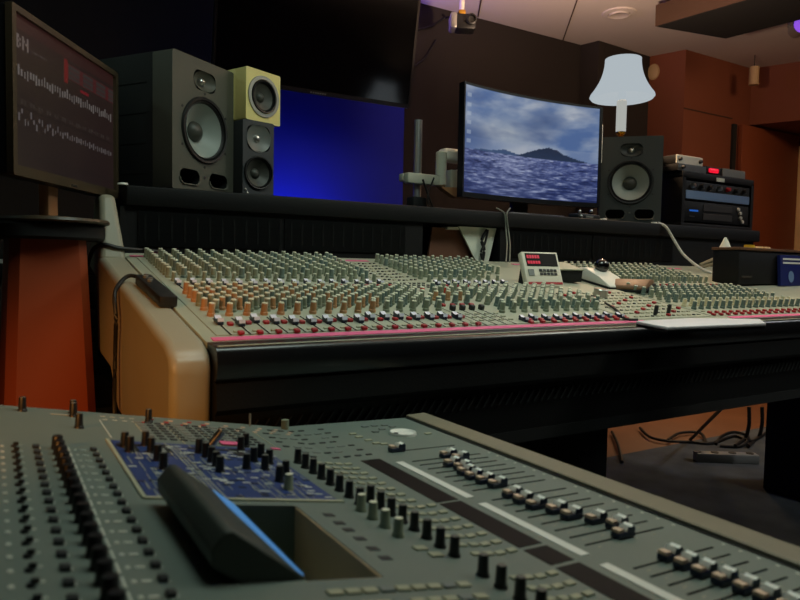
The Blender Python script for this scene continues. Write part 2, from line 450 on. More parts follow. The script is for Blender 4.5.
def knob_mesh(name, body, cap, r=.006, h=.018):
    mb = MB()
    mb.lathe([(0, 0), (r*1.12, 0), (r*1.1, h*.22), (r*.92, h*.26), (r*.84, h*.93), (r*.72, h), (0, h)], 12, body, mfn=lambda j: body if j < 4 else cap)
    mb.box(-.0007, .0007, r*.0, r*.95, h*.55, h+.0006, 'legend')
    return mesh_only(mb, name)
KM = {c: knob_mesh('rotary_knob', 'knob_'+c, 'knob_lit_tip', .0066, .0245) for c in ('sage', 'slate', 'orange', 'red', 'cream')}  # overhead light put into the colours: pale tops, darker bodies
class Lot:
    """repeats of one part: the nearest hundred stay single parts, the remainder become one stuff part"""
    def __init__(s, name, parent, lim=100): s.name, s.parent, s.lim, s.items = name, parent, lim, []
    def add(s, me, M): s.items.append((me, M))
    def flush(s):
        if not s.items: return
        s.items.sort(key=lambda it: (it[1].translation-CAM).length)
        for me, M in s.items[:s.lim]:
            o = link(s.name, me, s.parent); o.matrix_local = M
        rest = s.items[s.lim:]
        if rest:
            bm = bmesh.new(); mats = []
            for me, M in rest:
                idx = []
                for m in me.materials:
                    if m not in mats: mats.append(m)
                    idx.append(mats.index(m))
                n0 = len(bm.verts); f0 = len(bm.faces)
                bm.from_mesh(me); bm.verts.ensure_lookup_table(); bm.faces.ensure_lookup_table()
                bmesh.ops.transform(bm, matrix=M, verts=bm.verts[n0:])
                for f in bm.faces[f0:]: f.material_index = idx[f.material_index]
            me2 = bpy.data.meshes.new(s.name); bm.to_mesh(me2); bm.free()
            for m in mats: me2.materials.append(m)
            stuff(link(s.name+'_field', me2, s.parent))
aux = Lot('aux_knob', con); eq = Lot('equalizer_knob', con); pan = Lot('pan_knob', con)
fcap = Lot('fader_cap', con); redb = Lot('red_button', con); buttons = Lot('push_button', con); slots = Lot('fader_slot', con)
mb = MB(); mb.box(-.0048, .0048, -.012, .012, 0, .006, 'cap_side', .0012, seg=1); mb.prism([(-.012, .006), (-.010, .0115), (-.003, .0085), (.003, .0085), (.010, .0115), (.012, .006)], -.0048, .0048, 'x', 'cap_side', 'cap_white')
CAPM = mesh_only(mb, 'fader_cap')
mb = MB(); mb.box(-.006, .006, -.006, .006, 0, .012, 'button_dark', .002, seg=1); CAPB = mesh_only(mb, 'group_fader_cap')
mb = MB(); mb.box(-.0052, .0052, -.005, .005, 0, .006, 'button_red', .0012, seg=1); RED = mesh_only(mb, 'red_button')
mb = MB(); mb.box(-.006, .006, -.0032, .0032, 0, .003, 'button_beige', .001, seg=1); BTN = mesh_only(mb, 'push_button')
mb = MB(); mb.box(-.004, .004, -.0025, .0025, 0, .0028, 'button_dark', .0006, seg=1); BTD = mesh_only(mb, 'push_button')
def slot_mesh(L):
    mb = MB(); mb.box(-.0016, .0016, -L/2, L/2, 0, .0006, 'slot_black').box(.0018, .003, -L/2, L/2, 0, .0005, 'legend'); return mesh_only(mb, 'fader_slot')
SL1, SL2, SL3 = slot_mesh(.105), slot_mesh(.05), slot_mesh(.13)
LIFT = .0015
P = .033
def pick(*cs): return KM[random.choice(cs)]
def kM(x, y, s=1):
    return sM(x, y, LIFT) @ Matrix.Rotation(random.uniform(-2.2, 2.2), 4, 'Z') @ Matrix.Diagonal((s, s, s*random.uniform(.94, 1.06), 1))
top_rows = [1.775, 1.748, 1.721, 1.694, 1.667, 1.64, 1.613, 1.586, 1.559, 1.532]
def channel(x, c, top=True, mid=True, frontr=True, ft=None):
    if top:
        for k, y in enumerate(top_rows):
            aux.add(pick('sage', 'sage', 'slate'), kM(x, y))
            if k in (2, 5, 7): buttons.add(BTD, sM(x+.014, y+.012, LIFT))
    fcap.add(CAPM, sM(x+.004, 1.462+random.uniform(-.006, .006), LIFT)); slots.add(SL2, sM(x+.004, 1.445, LIFT))
    pan.add(KM['sage'], kM(x+.003, 1.495, .85))
    redb.add(RED, sM(x+.017, 1.435, LIFT))
    if mid:
        ca = ('orange', 'orange', 'sage', 'orange') if c < 6 else (('sage', 'orange', 'sage', 'orange') if c < 12 else ('sage', 'sage', 'slate'))
        for y in (1.375, 1.342, 1.309, 1.276, 1.243):
            eq.add(pick(*ca), kM(x, y)); eq.add(pick('slate', 'sage'), kM(x+.0165, y-.016))
        for y in (1.395, 1.25): buttons.add(BTD, sM(x+.009, y, LIFT))
    if frontr:
        pan.add(KM['orange'] if c < 11 else KM['sage'], kM(x+.001, 1.20, 1.0))
        fy = 1.143+random.uniform(-.012, .012)
        fcap.add(CAPM, sM(x, fy, LIFT) @ Matrix.Diagonal((1.15, 1.1, 1.1, 1))); slots.add(SL1, sM(x, 1.13, LIFT))
        redb.add(RED, sM(x+.016, 1.135+random.uniform(-.004, .004), LIFT))
        redb.add(RED, sM(x+.017, 1.08, LIFT)); buttons.add(BTN, sM(x+.014, 1.094, LIFT))
for c in range(16): channel(.336+P*c, c)
for c in range(8): channel(1.0+.0335*c, 20, mid=True, frontr=False)
for c in range(3):
    x = 1.268+.0335*c
    for y in (1.375, 1.342, 1.309, 1.276, 1.243):
        if c < 2 or y < 1.33: eq.add(pick('slate', 'sage'), kM(x, y)); eq.add(pick('slate', 'sage'), kM(x+.0165, y-.016))
for c in range(2):
    for y in (1.375, 1.342, 1.309, 1.276): eq.add(pick('slate', 'sage'), kM(.965-.033*c, y))
for c in range(3):   # extra aux columns
    for y in top_rows[:7]: aux.add(pick('sage', 'slate'), kM(1.27+.033*c, y))
for c in range(10):
    x = .985+.0335*c
    pan.add(KM['sage'], kM(x, 1.17)); pan.add(KM['slate'], kM(x+.016, 1.195))
    fcap.add(CAPM, sM(x, 1.10+random.uniform(-.006, .006), LIFT)); redb.add(RED, sM(x+.015, 1.095, LIFT)); redb.add(RED, sM(x+.005, 1.079, LIFT)); buttons.add(BTN, sM(x+.018, 1.079, LIFT))
for c in range(3):   # last channels of the left block
    x = .872+.035*c
    eq.add(pick('sage', 'red'), kM(x, 1.33)); eq.add(pick('sage', 'orange'), kM(x+.012, 1.29)); eq.add(KM['slate'], kM(x+.004, 1.25))
for c in range(4):
    x = .868+.0265*c
    fcap.add(CAPB, sM(x, 1.198, LIFT)); slots.add(SL3, sM(x, 1.14, LIFT))
    for k in range(3): buttons.add(BTN, sM(x+.012, 1.16-.025*k, LIFT))
    redb.add(RED, sM(x, 1.235, LIFT))
# curved patches of legend slots between the blocks
for r in range(7):
    for c in range(9):
        x = .865+.0135*c; y = 1.74-.038*r
        buttons.add(BTD if (r+c) % 3 else BTN, sM(x, y+.004*math.sin(c), LIFT) @ Matrix.Rotation(.5, 4, 'Z'))
for r in range(3):
    for c in range(8): buttons.add(BTD, sM(.868+.0145*c, 1.47-.022*r, LIFT))
# centre section
for r in range(9):
    for c in range(14):
        x = 1.325+.0205*c; y = 1.095+.031*r
        if x < 1.345 and y < 1.21: continue
        if (r*5+c*3) % 7 == 0: redb.add(RED, sM(x, y, LIFT))
        else: buttons.add(BTN if (r+c) % 4 else BTD, sM(x, y, LIFT))
p_ = on_surf(655, 316); q_ = on_surf(668, 315)
for v in (p_, q_): fcap.add(CAPB, sM(v.x, v.y, LIFT) @ Matrix.Diagonal((.7, .7, 2.2, 1)))
kb = MB(); kb.lathe([(0, 0), (.02, 0), (.02, .02), (.0185, .022), (0, .022)], 24, 'silver'); v = on_surf(600, 297)
kb.done('monitor_level_knob', con, (v.x, v.y, surf(v.y)+LIFT), (TILT, 0, 0))
# right-hand block
for c in range(16):
    x = 1.74+.0305*c
    for y in (1.73, 1.70, 1.665, 1.63, 1.595, 1.56, 1.525, 1.49): aux.add(pick('sage', 'slate', 'sage'), kM(x, y))
    redb.add(RED, sM(x, 1.445, LIFT)); buttons.add(BTN, sM(x+.012, 1.445, LIFT))
for c in range(17):
    x = 1.645+.0325*c
    for y in (1.375, 1.346, 1.317, 1.288, 1.259, 1.23): eq.add(pick('slate', 'sage', 'slate'), kM(x, y))
    pan.add(KM['cream'], kM(x+.002, 1.18)); pan.add(KM['slate'], kM(x+.004, 1.15))
    redb.add(RED, sM(x+.008, 1.105, LIFT)); redb.add(RED, sM(x-.004, 1.085, LIFT)); buttons.add(BTN, sM(x+.004, 1.122, LIFT))
for L in (aux, eq, pan, fcap, redb, buttons, slots): L.flush()
# cheek
sp_ = [(1.02, .60), (1.012, .79), (1.025, .812), (1.06, surf(1.06)+.002), (1.82, surf(1.82)+.002), (1.98, .972), (1.98, .93), (1.83, .90), (1.80, .72), (1.60, .705), (1.50, .63)]
b = MB(); b.prism(sp_, .225, .2875, 'x', 'vinyl_tan')
q_ = [(.226, 1.755, .945), (.287, 1.755, .945), (.287, 1.96, .95), (.226, 1.96, .95), (.234, 1.822, 1.112), (.270, 1.822, 1.112), (.270, 1.92, 1.112), (.234, 1.92, 1.112)]
vq = [b.bm.verts.new(v) for v in q_]
for f in ((0, 1, 2, 3), (4, 5, 6, 7), (0, 1, 5, 4), (1, 2, 6, 5), (2, 3, 7, 6), (3, 0, 4, 7)): b.bm.faces.new([vq[k] for k in f]).material_index = 0
o = b.done('side_cheek', con, smooth=50)
bv = o.modifiers.new('bevel', 'BEVEL'); bv.width = .018; bv.segments = 4; bv.limit_method = 'ANGLE'; bv.angle_limit = math.radians(30)
MB().prism([(1.02, .60), (1.015, .79), (1.05, .83), (1.84, .975), (1.84, .62)], CX1, CX1+.07, 'x', 'vinyl_tan', bev=.01).done('side_cheek', con)
# meter bridge with an opening
mbz = MB()
for (xa, xb) in ((CX0, 1.22), (1.55, 3.10)):
    mbz.box(xa, xb, 1.86, 1.90, .93, 1.088, 'soft_black')
    mbz.box(xa, xb, 1.90, 2.34, 1.04, 1.088, 'soft_black')
mbz.box(CX0, CX0+.02, 1.87, 2.34, .93, 1.088, 'soft_black').box(3.08, 3.10, 1.87, 2.34, .62, 1.088, 'soft_black')
mbz.box(CX0, 3.1, 2.30, 2.34, .62, 1.088, 'soft_black').box(CX0, 3.1, 1.84, 2.30, .60, .64, 'soft_black')
mbz.done('meter_bridge', con)
MB().box(.45, 2.14, 1.86, 1.90, .006, .605, 'matte_black').done('back_panel', con)
gl = MB()
for (xa, xb) in ((.33, .72), (.735, 1.15), (1.58, 2.0), (2.015, 2.5)):
    MB().box(xa, xb, 1.855, 1.86, .985, 1.078, 'meter_glass', .001, seg=1).done('meter_glass', con)
gm = MB()
for k in range(62):
    x = .345+k*.034
    if 1.14 < x < 1.59: continue
    gm.box(x, x+.006, 1.854, 1.8552, 1.0, 1.065, 'meter_mark')
for z in (1.02, 1.048):
    gm.box(.34, 1.14, 1.854, 1.8551, z, z+.0012, 'meter_mark').box(1.59, 2.49, 1.854, 1.8551, z, z+.0012, 'meter_mark')
gm.done('meter_columns', con)
for (x, y) in ((.55, 1.42), (2.98, 1.42)):
    MB().box(x-.13, x+.13, y-.2, y+.2, .006, .605, 'matte_black', .01).done('pedestal', con)

# shelf on top
sh = tag(MB().box(.30, 3.13, 1.845, 2.42, 1.089, 1.142, 'soft_black', .006).done('meter_bridge_shelf'), 'long black shelf above the big console carrying speakers and monitor', 'shelf')
ST = 1.1425
# things seen in the gap below the shelf
a0, a1, a2 = at(447, 229, 1, 1.98), at(484, 262, 1, 1.98), at(420, 262, 1, 1.98)
b = MB(); b.prism([(at(430, 229, 1, 1.92).x, 1.08), (at(458, 229, 1, 1.92).x, 1.08), (at(478, 262, 1, 1.92).x, .95), (at(425, 262, 1, 1.92).x, .95)], 1.905, 1.915, 'y', 'cardboard')
tag(b.done('cardboard_sheet'), 'brown slanted sheet in the gap below the black shelf', 'cardboard')
b = MB(); b.prism([(at(458, 228, 1, 1.885).x, 1.086), (at(496, 228, 1, 1.885).x, 1.086), (at(487, 262, 1, 1.885).x, .95), (at(478, 262, 1, 1.885).x, .95)], 1.882, 1.888, 'y', 'paper')
tag(b.done('paper_sheet'), 'pale downward pointing triangle of paper in the gap below the black shelf', 'paper')
b = MB(); b.tube([at(487, 230, 1, 1.872), at(482, 240, 1, 1.872), at(484, 250, 1, 1.872), at(482, 262, 1, 1.872)], .006)
b.tube([at(488, 230, 1, 1.866), at(485, 243, 1, 1.866), at(481, 252, 1, 1.866), at(483, 262, 1, 1.866)], .004)
tag(b.done('hanging_cable'), 'twisted black cable hanging in front of the pale paper triangle', 'cable')
b = MB(); b.box(at(446, 227, 1, 1.90).x, at(458, 227, 1, 1.90).x, 1.89, 1.93, 1.074, 1.084, 'white_plastic', .003)
tag(b.done('white_strip'), 'tiny white plastic strip under the shelf edge beside the brown sheet', 'strip')

# ================================================================ speakers
def driver(parent, name, x, y, z, r, cone='cone', ringm='rubber', cap='dust_cap', depth=.42, fr=1.0):
    d = MB(); d.lathe([(r*1.0, .002), (r*.97, .007), (r*.9, .006), (r*.885, -.002)], 40, ringm, front(x, y, z)); d.done(name+'_surround', parent)
    b = MB(); b.lathe([(r*.9, 0), (r*.84, .004), (r*.80, -.003), (r*.3, -r*depth), (0, -r*depth)], 40, cone, front(x, y, z), mfn=lambda j: 'rubber' if j < 2 else cone)
    o = b.done(name, parent)
    c = MB(); c.lathe([(r*.31, -r*depth+.001), (r*.27, -r*depth+r*.11), (r*.15, -r*depth+r*.2), (0, -r*depth+r*.23)], 24, cap, front(x, y, z)); c.done('dust_cap', o)
def big_speaker(name, label, loc, yaw, w, h, dep, bcol='baffle', ring='rubber', grp='matching two way studio monitors', ch=.02):
    t = thing(name, label, 'speaker', loc, yaw, grp)
    wr = w*.37; wz = h*.475; tz = h*.845
    holes = [circ(0, wz, wr), rrect(0, tz, w*.36, h*.15, h*.06), rrect(-w*.235, h*.105, w*.31, h*.115, h*.05), rrect(w*.235, h*.105, w*.31, h*.115, h*.05)]
    b = MB(); b.plate(rrect(0, h/2, w, h, .006, 2), holes, 0, .07, bcol, 'rubber'); b.done('baffle', t)
    b = MB(); b.box(-w/2, w/2, .07, dep, 0, h, 'cabinet', .004)
    for k in range(4): b.box(-w/2-.0012, -w/2, .09, dep-.02, h*(.12+.22*k), h*(.125+.22*k), 'black_plastic')
    b.done('cabinet', t)
    driver(t, 'woofer', 0, 0, wz, wr, ringm=ring)
    for k in range(6):
        a = PI/6+k*PI/3
        MB().lathe([(0, .001), (.004, .0008), (.004, 0)], 8, 'rubber', front(wr*1.1*math.cos(a), 0, wz+wr*1.1*math.sin(a))).done('screw', t)
    wg = MB(); wg.lathe([(w*.172, .001), (w*.165, -.001), (w*.1, -.012), (w*.045, -.018)], 32, bcol, front(0, 0, tz) @ Matrix.Diagonal((1.05, h*.15/(w*.36)*1.05, 1, 1)), mfn=lambda j: bcol); wg.done('waveguide', t)
    tw = MB(); tw.lathe([(w*.05, -.018), (w*.046, -.012), (w*.03, -.006), (0, -.003)], 20, 'silver' if ring == 'rubber' else 'silver', front(0, 0, tz)); tw.done('tweeter', t)
    for s in (-1, 1):
        lp = MB(); pr = rrect(s*w*.235, h*.105, w*.31, h*.115, h*.05, 6)
        lp.tube([(p[0], -.001, p[1]) for p in pr if p[1] < h*.1], .0028, 'baffle', 6, 1); lp.done('port_lip', t)
    MB().box(-.004, .004, -.002, 0, h*.11, h*.13, 'silver').done('badge', t)
    return t
w = .252; c = Vector(((.418+.628)/2, (1.862+2.002)/2, ST))
big_speaker('studio_speaker', 'large black studio speaker at left, side panel showing, beside the cream cube', c, math.radians(33.7), w, .369, .33)
ra = Vector((2.242, 2.036, ST)); rb = Vector((2.412, 1.858, ST))
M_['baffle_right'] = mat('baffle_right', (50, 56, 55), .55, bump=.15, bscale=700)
rs = big_speaker('studio_speaker', 'black studio speaker under the glowing table lamp, right of the curved monitor', (ra+rb)/2, math.atan2(rb.y-ra.y, rb.x-ra.x), .252, .368, .30, 'baffle_right')
# cream cube on a small dark speaker
t = thing('compact_speaker', 'small dark two way speaker standing underneath the cream cube speaker', 'speaker', (.693, 1.965, ST), math.radians(13))
w, h = .108, .229
b = MB(); b.plate(rrect(0, h/2, w, h, .006, 3), [circ(0, .075, .05), rrect(0, .178, .08, .076, .02)], 0, .05, 'slate_front', 'rubber'); b.done('baffle', t)
MB().box(-w/2, w/2, .05, .15, 0, h, 'cabinet', .005).done('cabinet', t)
driver(t, 'woofer', 0, 0, .075, .05, 'cone_dark')
MB().lathe([(.042, .0015), (.036, -.003), (.016, -.012), (.012, -.012)], 28, 'horn_grey', front(0, 0, .178)).done('waveguide', t)
MB().lathe([(.012, -.012), (.009, -.007), (0, -.004)], 16, 'silver', front(0, 0, .178)).done('tweeter', t)
b = MB(); b.lathe([(0, .003), (.004, .002), (.004, 0)], 8, 'silver', front(-.045, 0, .022)); b.lathe([(0, .003), (.004, .002), (.004, 0)], 8, 'silver', front(-.038, 0, .012)); b.done('control_knobs', t)
t = thing('cube_speaker', 'cream cube shaped speaker stacked on a small dark speaker', 'speaker', (.712, 1.978, ST+.2295), math.radians(23))
w = .138; h = .153
b = MB(); b.plate(rrect(0, h/2, w, h, .004, 2), [circ(0, h/2, .049)], 0, .045, 'cream', 'rubber'); b.done('baffle', t)
MB().box(-w/2, w/2, .045, .15, 0, h, 'cream', .003).done('cabinet', t)
driver(t, 'woofer', 0, 0, h/2, .049, 'cone_dark', depth=.35)
b = MB(); b.lathe([(.051, 0), (.051, .004), (.061, .004), (.062, 0)], 40, 'grey_metal', front(0, 0, h/2)); b.done('driver_ring', t)

# ================================================================ painted screens
def picture(nx, nz, w, h, fn, curve=0, name='screen', matname=None, parent=None, loc=(0, 0, 0), est=1.0):
    me = bpy.data.meshes.new(name); vs = []; fs = []; cols = []
    for j in range(nz+1):
        for i in range(nx+1):
            u = i/nx; v = j/nz; x = (u-.5)*w
            vs.append((x, curve*(1-(2*u-1)**2), v*h)); cols.append(fn(u, v))
    for j in range(nz):
        for i in range(nx):
            a = j*(nx+1)+i; fs.append((a, a+1, a+nx+2, a+nx+1))
    me.from_pydata(vs, [], fs); me.update()
    ca = me.color_attributes.new('Col', 'FLOAT_COLOR', 'POINT')
    for k, c in enumerate(cols): ca.data[k].color = (*s2l(c), 1)
    me.materials.append(matname)
    return link(name, me, parent, loc)
def fbm(x, y, o=4, sd=0):
    return noise.fractal(Vector((x, y, sd)), 1.0, 2.0, o)
def lerp(a, b, t): t = max(0, min(1, t)); return tuple(x+(y-x)*t for x, y in zip(a, b))
def seascape(u, v):
    hz = .415
    pk = [(.40, 0), (.45, .028), (.52, .068), (.58, .10), (.645, .122), (.70, .105), (.76, .062), (.84, .032), (.90, .012), (.94, 0)]
    isl = hz
    for (a0, h0), (a1, h1) in zip(pk, pk[1:]):
        if a0 <= u < a1: isl = hz+h0+(h1-h0)*(u-a0)/(a1-a0)+.007*fbm(u*26, 1, 3)
    hill = hz+.045*max(0, 1-abs(u-.31)/.16)+.018*max(0, 1-abs(u-.14)/.07)+.003*fbm(u*20, 5, 2)
    if v < hz:
        d = (hz-v)/hz
        n = fbm(u*(9+18*(1-d)), d**.6*38, 5, 3)*.75+fbm(u*4, d**.6*12, 3, 8)*.6
        base = lerp((84, 98, 154), (30, 44, 98), d*.9)
        g = max(0, 1-abs(u-.36)/.36)
        base = lerp(base, (160, 166, 198), g*.6*(1-d*.55))
        return lerp(base, (20, 32, 78) if n < 0 else (168, 178, 212), min(1, abs(n)*1.35))
    if v < isl: return lerp((34, 52, 84), (24, 40, 70), (v-hz)*8+.3*fbm(u*20, v*30, 2))
    if v < hill: return (60, 84, 124)
    n = fbm(u*2.4+v*1.2, v*4.2-u*1.6, 5, 9)
    n2 = fbm(u*5, v*8, 4, 4)
    base = lerp((82, 112, 166), (186, 194, 208), .5+n*1.05+.15*n2)
    glow = max(0, 1-math.hypot((u-.36)/.34, (v-.62)/.3))
    base = lerp(base, (206, 208, 206), glow*.75)
    dk = max(0, 1-math.hypot((u-.62)/.2, (v-.8)/.17))
    base = lerp(base, (58, 84, 136), dk*.85)
    dk = max(0, 1-math.hypot((u-.06)/.24, (v-.56)/.14)); base = lerp(base, (56, 80, 130), dk*.8)
    base = lerp(base, (70, 92, 140), max(0, fbm(u*3+7, v*7, 4, 2))*.7)
    if v < hz+.12: base = lerp(base, (160, 172, 198), .4)
    lf = max(0, 1-u/.22)*max(0, 1-abs(v-.5)/.22); base = lerp(base, (70, 96, 150), lf)
    if u < .07:
        for k in range(11):
            if abs(v-(.06+k*.085)) < .018 and .02 < u < .05: base = lerp(base, (190, 200, 215), .55)
    return base
m_pic = mat('sea_picture', (0, 0, 0), .35, attr='Col', estr=.68)
m_daw = mat('meter_picture', (0, 0, 0), .3, attr='Col', estr=.37)
l, r = at(461, 197, 1, 1.955), at(599, 208, 1, 1.955)
MW = r.x-l.x-.014; MH = .408; mz = 1.199
mon = thing('curved_monitor', 'curved widescreen computer monitor showing an island and sea picture', 'monitor', ((l.x+r.x)/2, 1.955, ST), math.radians(-1))
def curved_slab(x0, x1, z0, z1, d0, d1, m, cv=.036):
    mb = MB(); n = 24; i = mb.mi(m); rows = []
    for k in range(n+1):
        x = x0+(x1-x0)*k/n; y = cv*(1-(2*x/MW)**2)
        rows.append([mb.bm.verts.new((x, y+d, z)) for d, z in ((d0, z0), (d0, z1), (d1, z1), (d1, z0))])
    for k in range(n):
        for q in range(4): mb.bm.faces.new((rows[k][q], rows[k][(q+1) % 4], rows[k+1][(q+1) % 4], rows[k+1][q])).material_index = i
    for rw in (rows[0], rows[-1]): mb.bm.faces.new(rw).material_index = i
    return mb
zb = mz-ST
curved_slab(-MW/2, MW/2, zb, zb+MH, .004, .03, 'bezel_black').done('back_shell', mon)
bz = curved_slab(-MW/2, MW/2, zb, zb+.018, -.004, .004, 'bezel_black'); bz.done('bottom_bezel', mon)
curved_slab(-MW/2, MW/2, zb+MH-.008, zb+MH, -.004, .004, 'bezel_black').done('top_bezel', mon)
curved_slab(-MW/2, -MW/2+.007, zb, zb+MH, -.004, .004, 'bezel_black').done('side_bezel', mon)
curved_slab(MW/2-.012, MW/2, zb, zb+MH, -.004, .004, 'bezel_black').done('side_bezel', mon)
picture(190, 110, MW-.018, MH-.026, seascape, .036, 'screen', m_pic, mon, (-.002, .002, zb+.018))
MB().prism([(-.04, 0), (.04, 0), (.03, .25), (-.03, .25)], .085, .105, 'y', 'bezel_black').box(-.04, .04, .066, .09, .15, .25, 'bezel_black').done('neck', mon)
MB().box(-.14, .14, -.02, .16, 0, .012, 'bezel_black', .004).done('foot', mon)

# left monitor seen edge-on
fw = Vector((.521, .852, 0)); rt = Vector((.854, -.521, 0))
pc = rt*-.828+fw*1.57
ctr = rt*-.784+fw*1.575
ym = math.atan2(.852, .521)
lm = thing('computer_monitor', 'computer monitor on the orange podium showing rows of level bars on dark red', 'monitor', (ctr.x, ctr.y, 1.0308), ym)
mw, mh, z0 = .49, .333, .082
b = MB(); b.plate(rrect(0, z0+mh/2, mw, mh, .004, 2), [rrect(0, z0+mh/2+.004, mw-.028, mh-.034, .001, 1)], -.022, -.008, 'bezel'); b.done('frame', lm)
MB().box(-mw/2+.001, mw/2-.001, -.008, .03, z0+.001, z0+mh-.001, 'bezel_black', .006).done('back_shell', lm)
random.seed(3)
bars1 = [.74-.02*abs(math.sin(k*.7)) for k in range(40)]
bars2 = [.33+.05*math.sin(k*1.9)*max(0, 1-k/22) - .02*(k/40) for k in range(40)]
letters = {}
G = {'B': ['110', '101', '110', '101', '110'], 'N': ['1001', '1101', '1011', '1001', '1001']}
def daw(u, v):
    base = lerp((58, 42, 34), (44, 34, 34), 1-v)
    base = lerp(base, (52, 32, 32), u*.6)
    if v > .9: base = (64, 34, 32)
    if .86 < v <= .9: base = (50, 34, 32)
    if u > .45 and .76 < v < .87: base = (66, 60, 58) if (int(u*60) % 9 > 1 and int(v*80) % 3) else (92, 36, 38)
    if .44 < u < .475 and .72 < v < .9: base = (130, 34, 34)
    if .60 < u < .70 and .70 < v < .73: base = (140, 30, 40)
    for (u0, g) in ((.03, 'B'), (.075, 'N')):
        gl_ = G[g]; cx = int((u-u0)/.012); cz = int((.87-v)/.018)
        if 0 <= cz < 5 and 0 <= cx < len(gl_[0]) and u >= u0 and v <= .87 and gl_[cz][cx] == '1': return (132, 118, 112)
    if .14 < u < .28 and .795 < v < .81 and int(u*160) % 2: return (96, 84, 80)
    if .04 < u < .98:
        k = int((u-.04)/.94*40); fu = ((u-.04)/.94*40) % 1
        if fu < .5:
            if abs(v-bars1[k]+.10) < .022+.012*(k % 3 == 0): return (134, 126, 122)
            if abs(v-bars2[k]) < .024 - .01*(k % 2): return (116, 108, 108)
            if .42 < v < .45 and k % 3: return (72, 62, 58)
            if .07 < v < .10 and k % 2: return (30, 26, 26)
    if abs(v-.40) < .006 or abs(v-.665+.0) < .003: return (34, 24, 24)
    return base
picture(220, 130, mw-.027, mh-.033, daw, 0, 'screen', m_daw, lm, (0, -.014, z0+.021))
MB().box(-.014, .012, -.0235, -.022, z0+.004, z0+.009, 'silver').done('logo', lm)
b = MB(); b.box(-.035, .01, .02, .045, .012, z0+.12, 'tan_leather', .006); b.done('stand_neck', lm)
b = MB(); b.lathe([(0, 0), (.128, 0), (.131, .004), (.127, .010), (.05, .016), (0, .017)], 36, 'bezel', Matrix.Translation((0, .03, 0)) @ Matrix.Diagonal((.92, .95, 1, 1))); b.done('stand_base', lm)

# podium
pod = thing('podium', 'orange flared podium with an oval black top holding the left monitor', 'podium', (pc.x, pc.y, .006), math.atan2(-.521, .854)*0+.07)
b = MB()
zt, zbm = .986, 0
def fl(z): k = (zt-z)/(zt-.56); return .078+.017*k
lo, hi = fl(0), fl(zt)
vsb = []
b2 = b.bm; i = b.mi('podium_orange')
def ring(hw, hd, z, c=.02):
    P = [(-hw+c, -hd), (hw-c, -hd), (hw, -hd+c), (hw, hd), (-hw, hd), (-hw, -hd+c)]
    return [b2.verts.new((x, y, z)) for x, y in P]
ra_, rb_ = ring(lo, lo*.9, 0), ring(hi, hi*.9, zt)
for k in range(6): b2.faces.new((ra_[k], ra_[(k+1) % 6], rb_[(k+1) % 6], rb_[k])).material_index = i
b2.faces.new(ra_).material_index = i; b2.faces.new(rb_).material_index = i
b.done('column', pod)
MB().lathe([(0, zt), (.122, zt), (.128, zt+.006), (.128, zt+.032), (.122, zt+.038), (0, zt+.038)], 40, 'matte_black', Matrix.Diagonal((1, .85, 1, 1))).done('top_plate', pod)

# ================================================================ monitor arm, tubes, lamp
ay = 2.12
def AX(x, y): v = at(x, y, 1, ay); return v.x, v.z
x0, zt_ = AX(418, 173); arm = thing('monitor_mount', 'grey and white jointed monitor arm with a chrome pole left of the curved monitor', 'monitor arm', (x0, ay, ST))
def loc(px, py): v = at(px, py, 1, ay); return v.x-x0, v.z-ST
a, b_ = loc(417.5, 172), loc(417.5, 120)
MB().cyl(a[0], .0, 0, b_[1], .0145, 'chrome', 20).done('pole', arm)
MB().box(-.06, .06, -.05, .05, 0, .014, 'matte_black', .003).box(-.03, .03, -.02, .03, .014, .06, 'matte_black', .004).done('base_clamp', arm)
xa, za = loc(403, 173); xb, zb_ = loc(441, 187)
MB().box(xa, xb, -.036, -.002, zb_, za, 'arm_grey', .006).box(xa, xb-.05, .002, .03, zb_+.01, za, 'arm_grey', .004).done('lower_arm', arm)
xa, za = loc(434.5, 152); xb, zb_ = loc(441.5, 186)
MB().lathe([(0, zb_), (.021, zb_), (.021, za-.004), (.017, za), (0, za)], 20, 'arm_grey', Matrix.Translation(((xa+xb)/2, -.02, 0))).done('elbow_post', arm)
xa, za = loc(441, 148); xb, zb_ = loc(470, 165)
b = MB(); b.box(xa, xb, -.03, .03, zb_, za, 'arm_white', .016, seg=4); b.done('upper_arm', arm)
xa, za = loc(448, 170); xb, zb_ = loc(455, 190)
MB().box(xa, xb, -.02, .02, zb_, za, 'arm_grey', .004).box(xb, xb+.03, -.015, .015, zb_+.02, za+.004, 'arm_white', .004).done('tilt_joint', arm)
xa, za = loc(433, 188); xb, zb_ = loc(454, 199)
MB().prism([(xa, za), (xb, za+.004), (xb-.006, zb_), (xb-.03, zb_)], -.05, -.02, 'y', 'tan_leather').done('clamp_jaw', arm)
b = MB(); b.tube([(xa-.08, -.05, .12), (xa-.05, -.055, .05), (xa-.03, -.06, .005)], .004); b.tube([(xa-.03, -.05, .13), (xa-.06, -.055, .06), (xa-.05, -.06, .005)], .003); b.done('cable', arm)

v0, v1 = at(601.5, 163, 1, 1.955), at(601.5, 125, 1, 1.955)
MB().box(MW/2, MW/2+.011, .002, .02, v0.z-ST, v1.z-ST, 'arm_white', .002).done('white_edge_strip', mon)

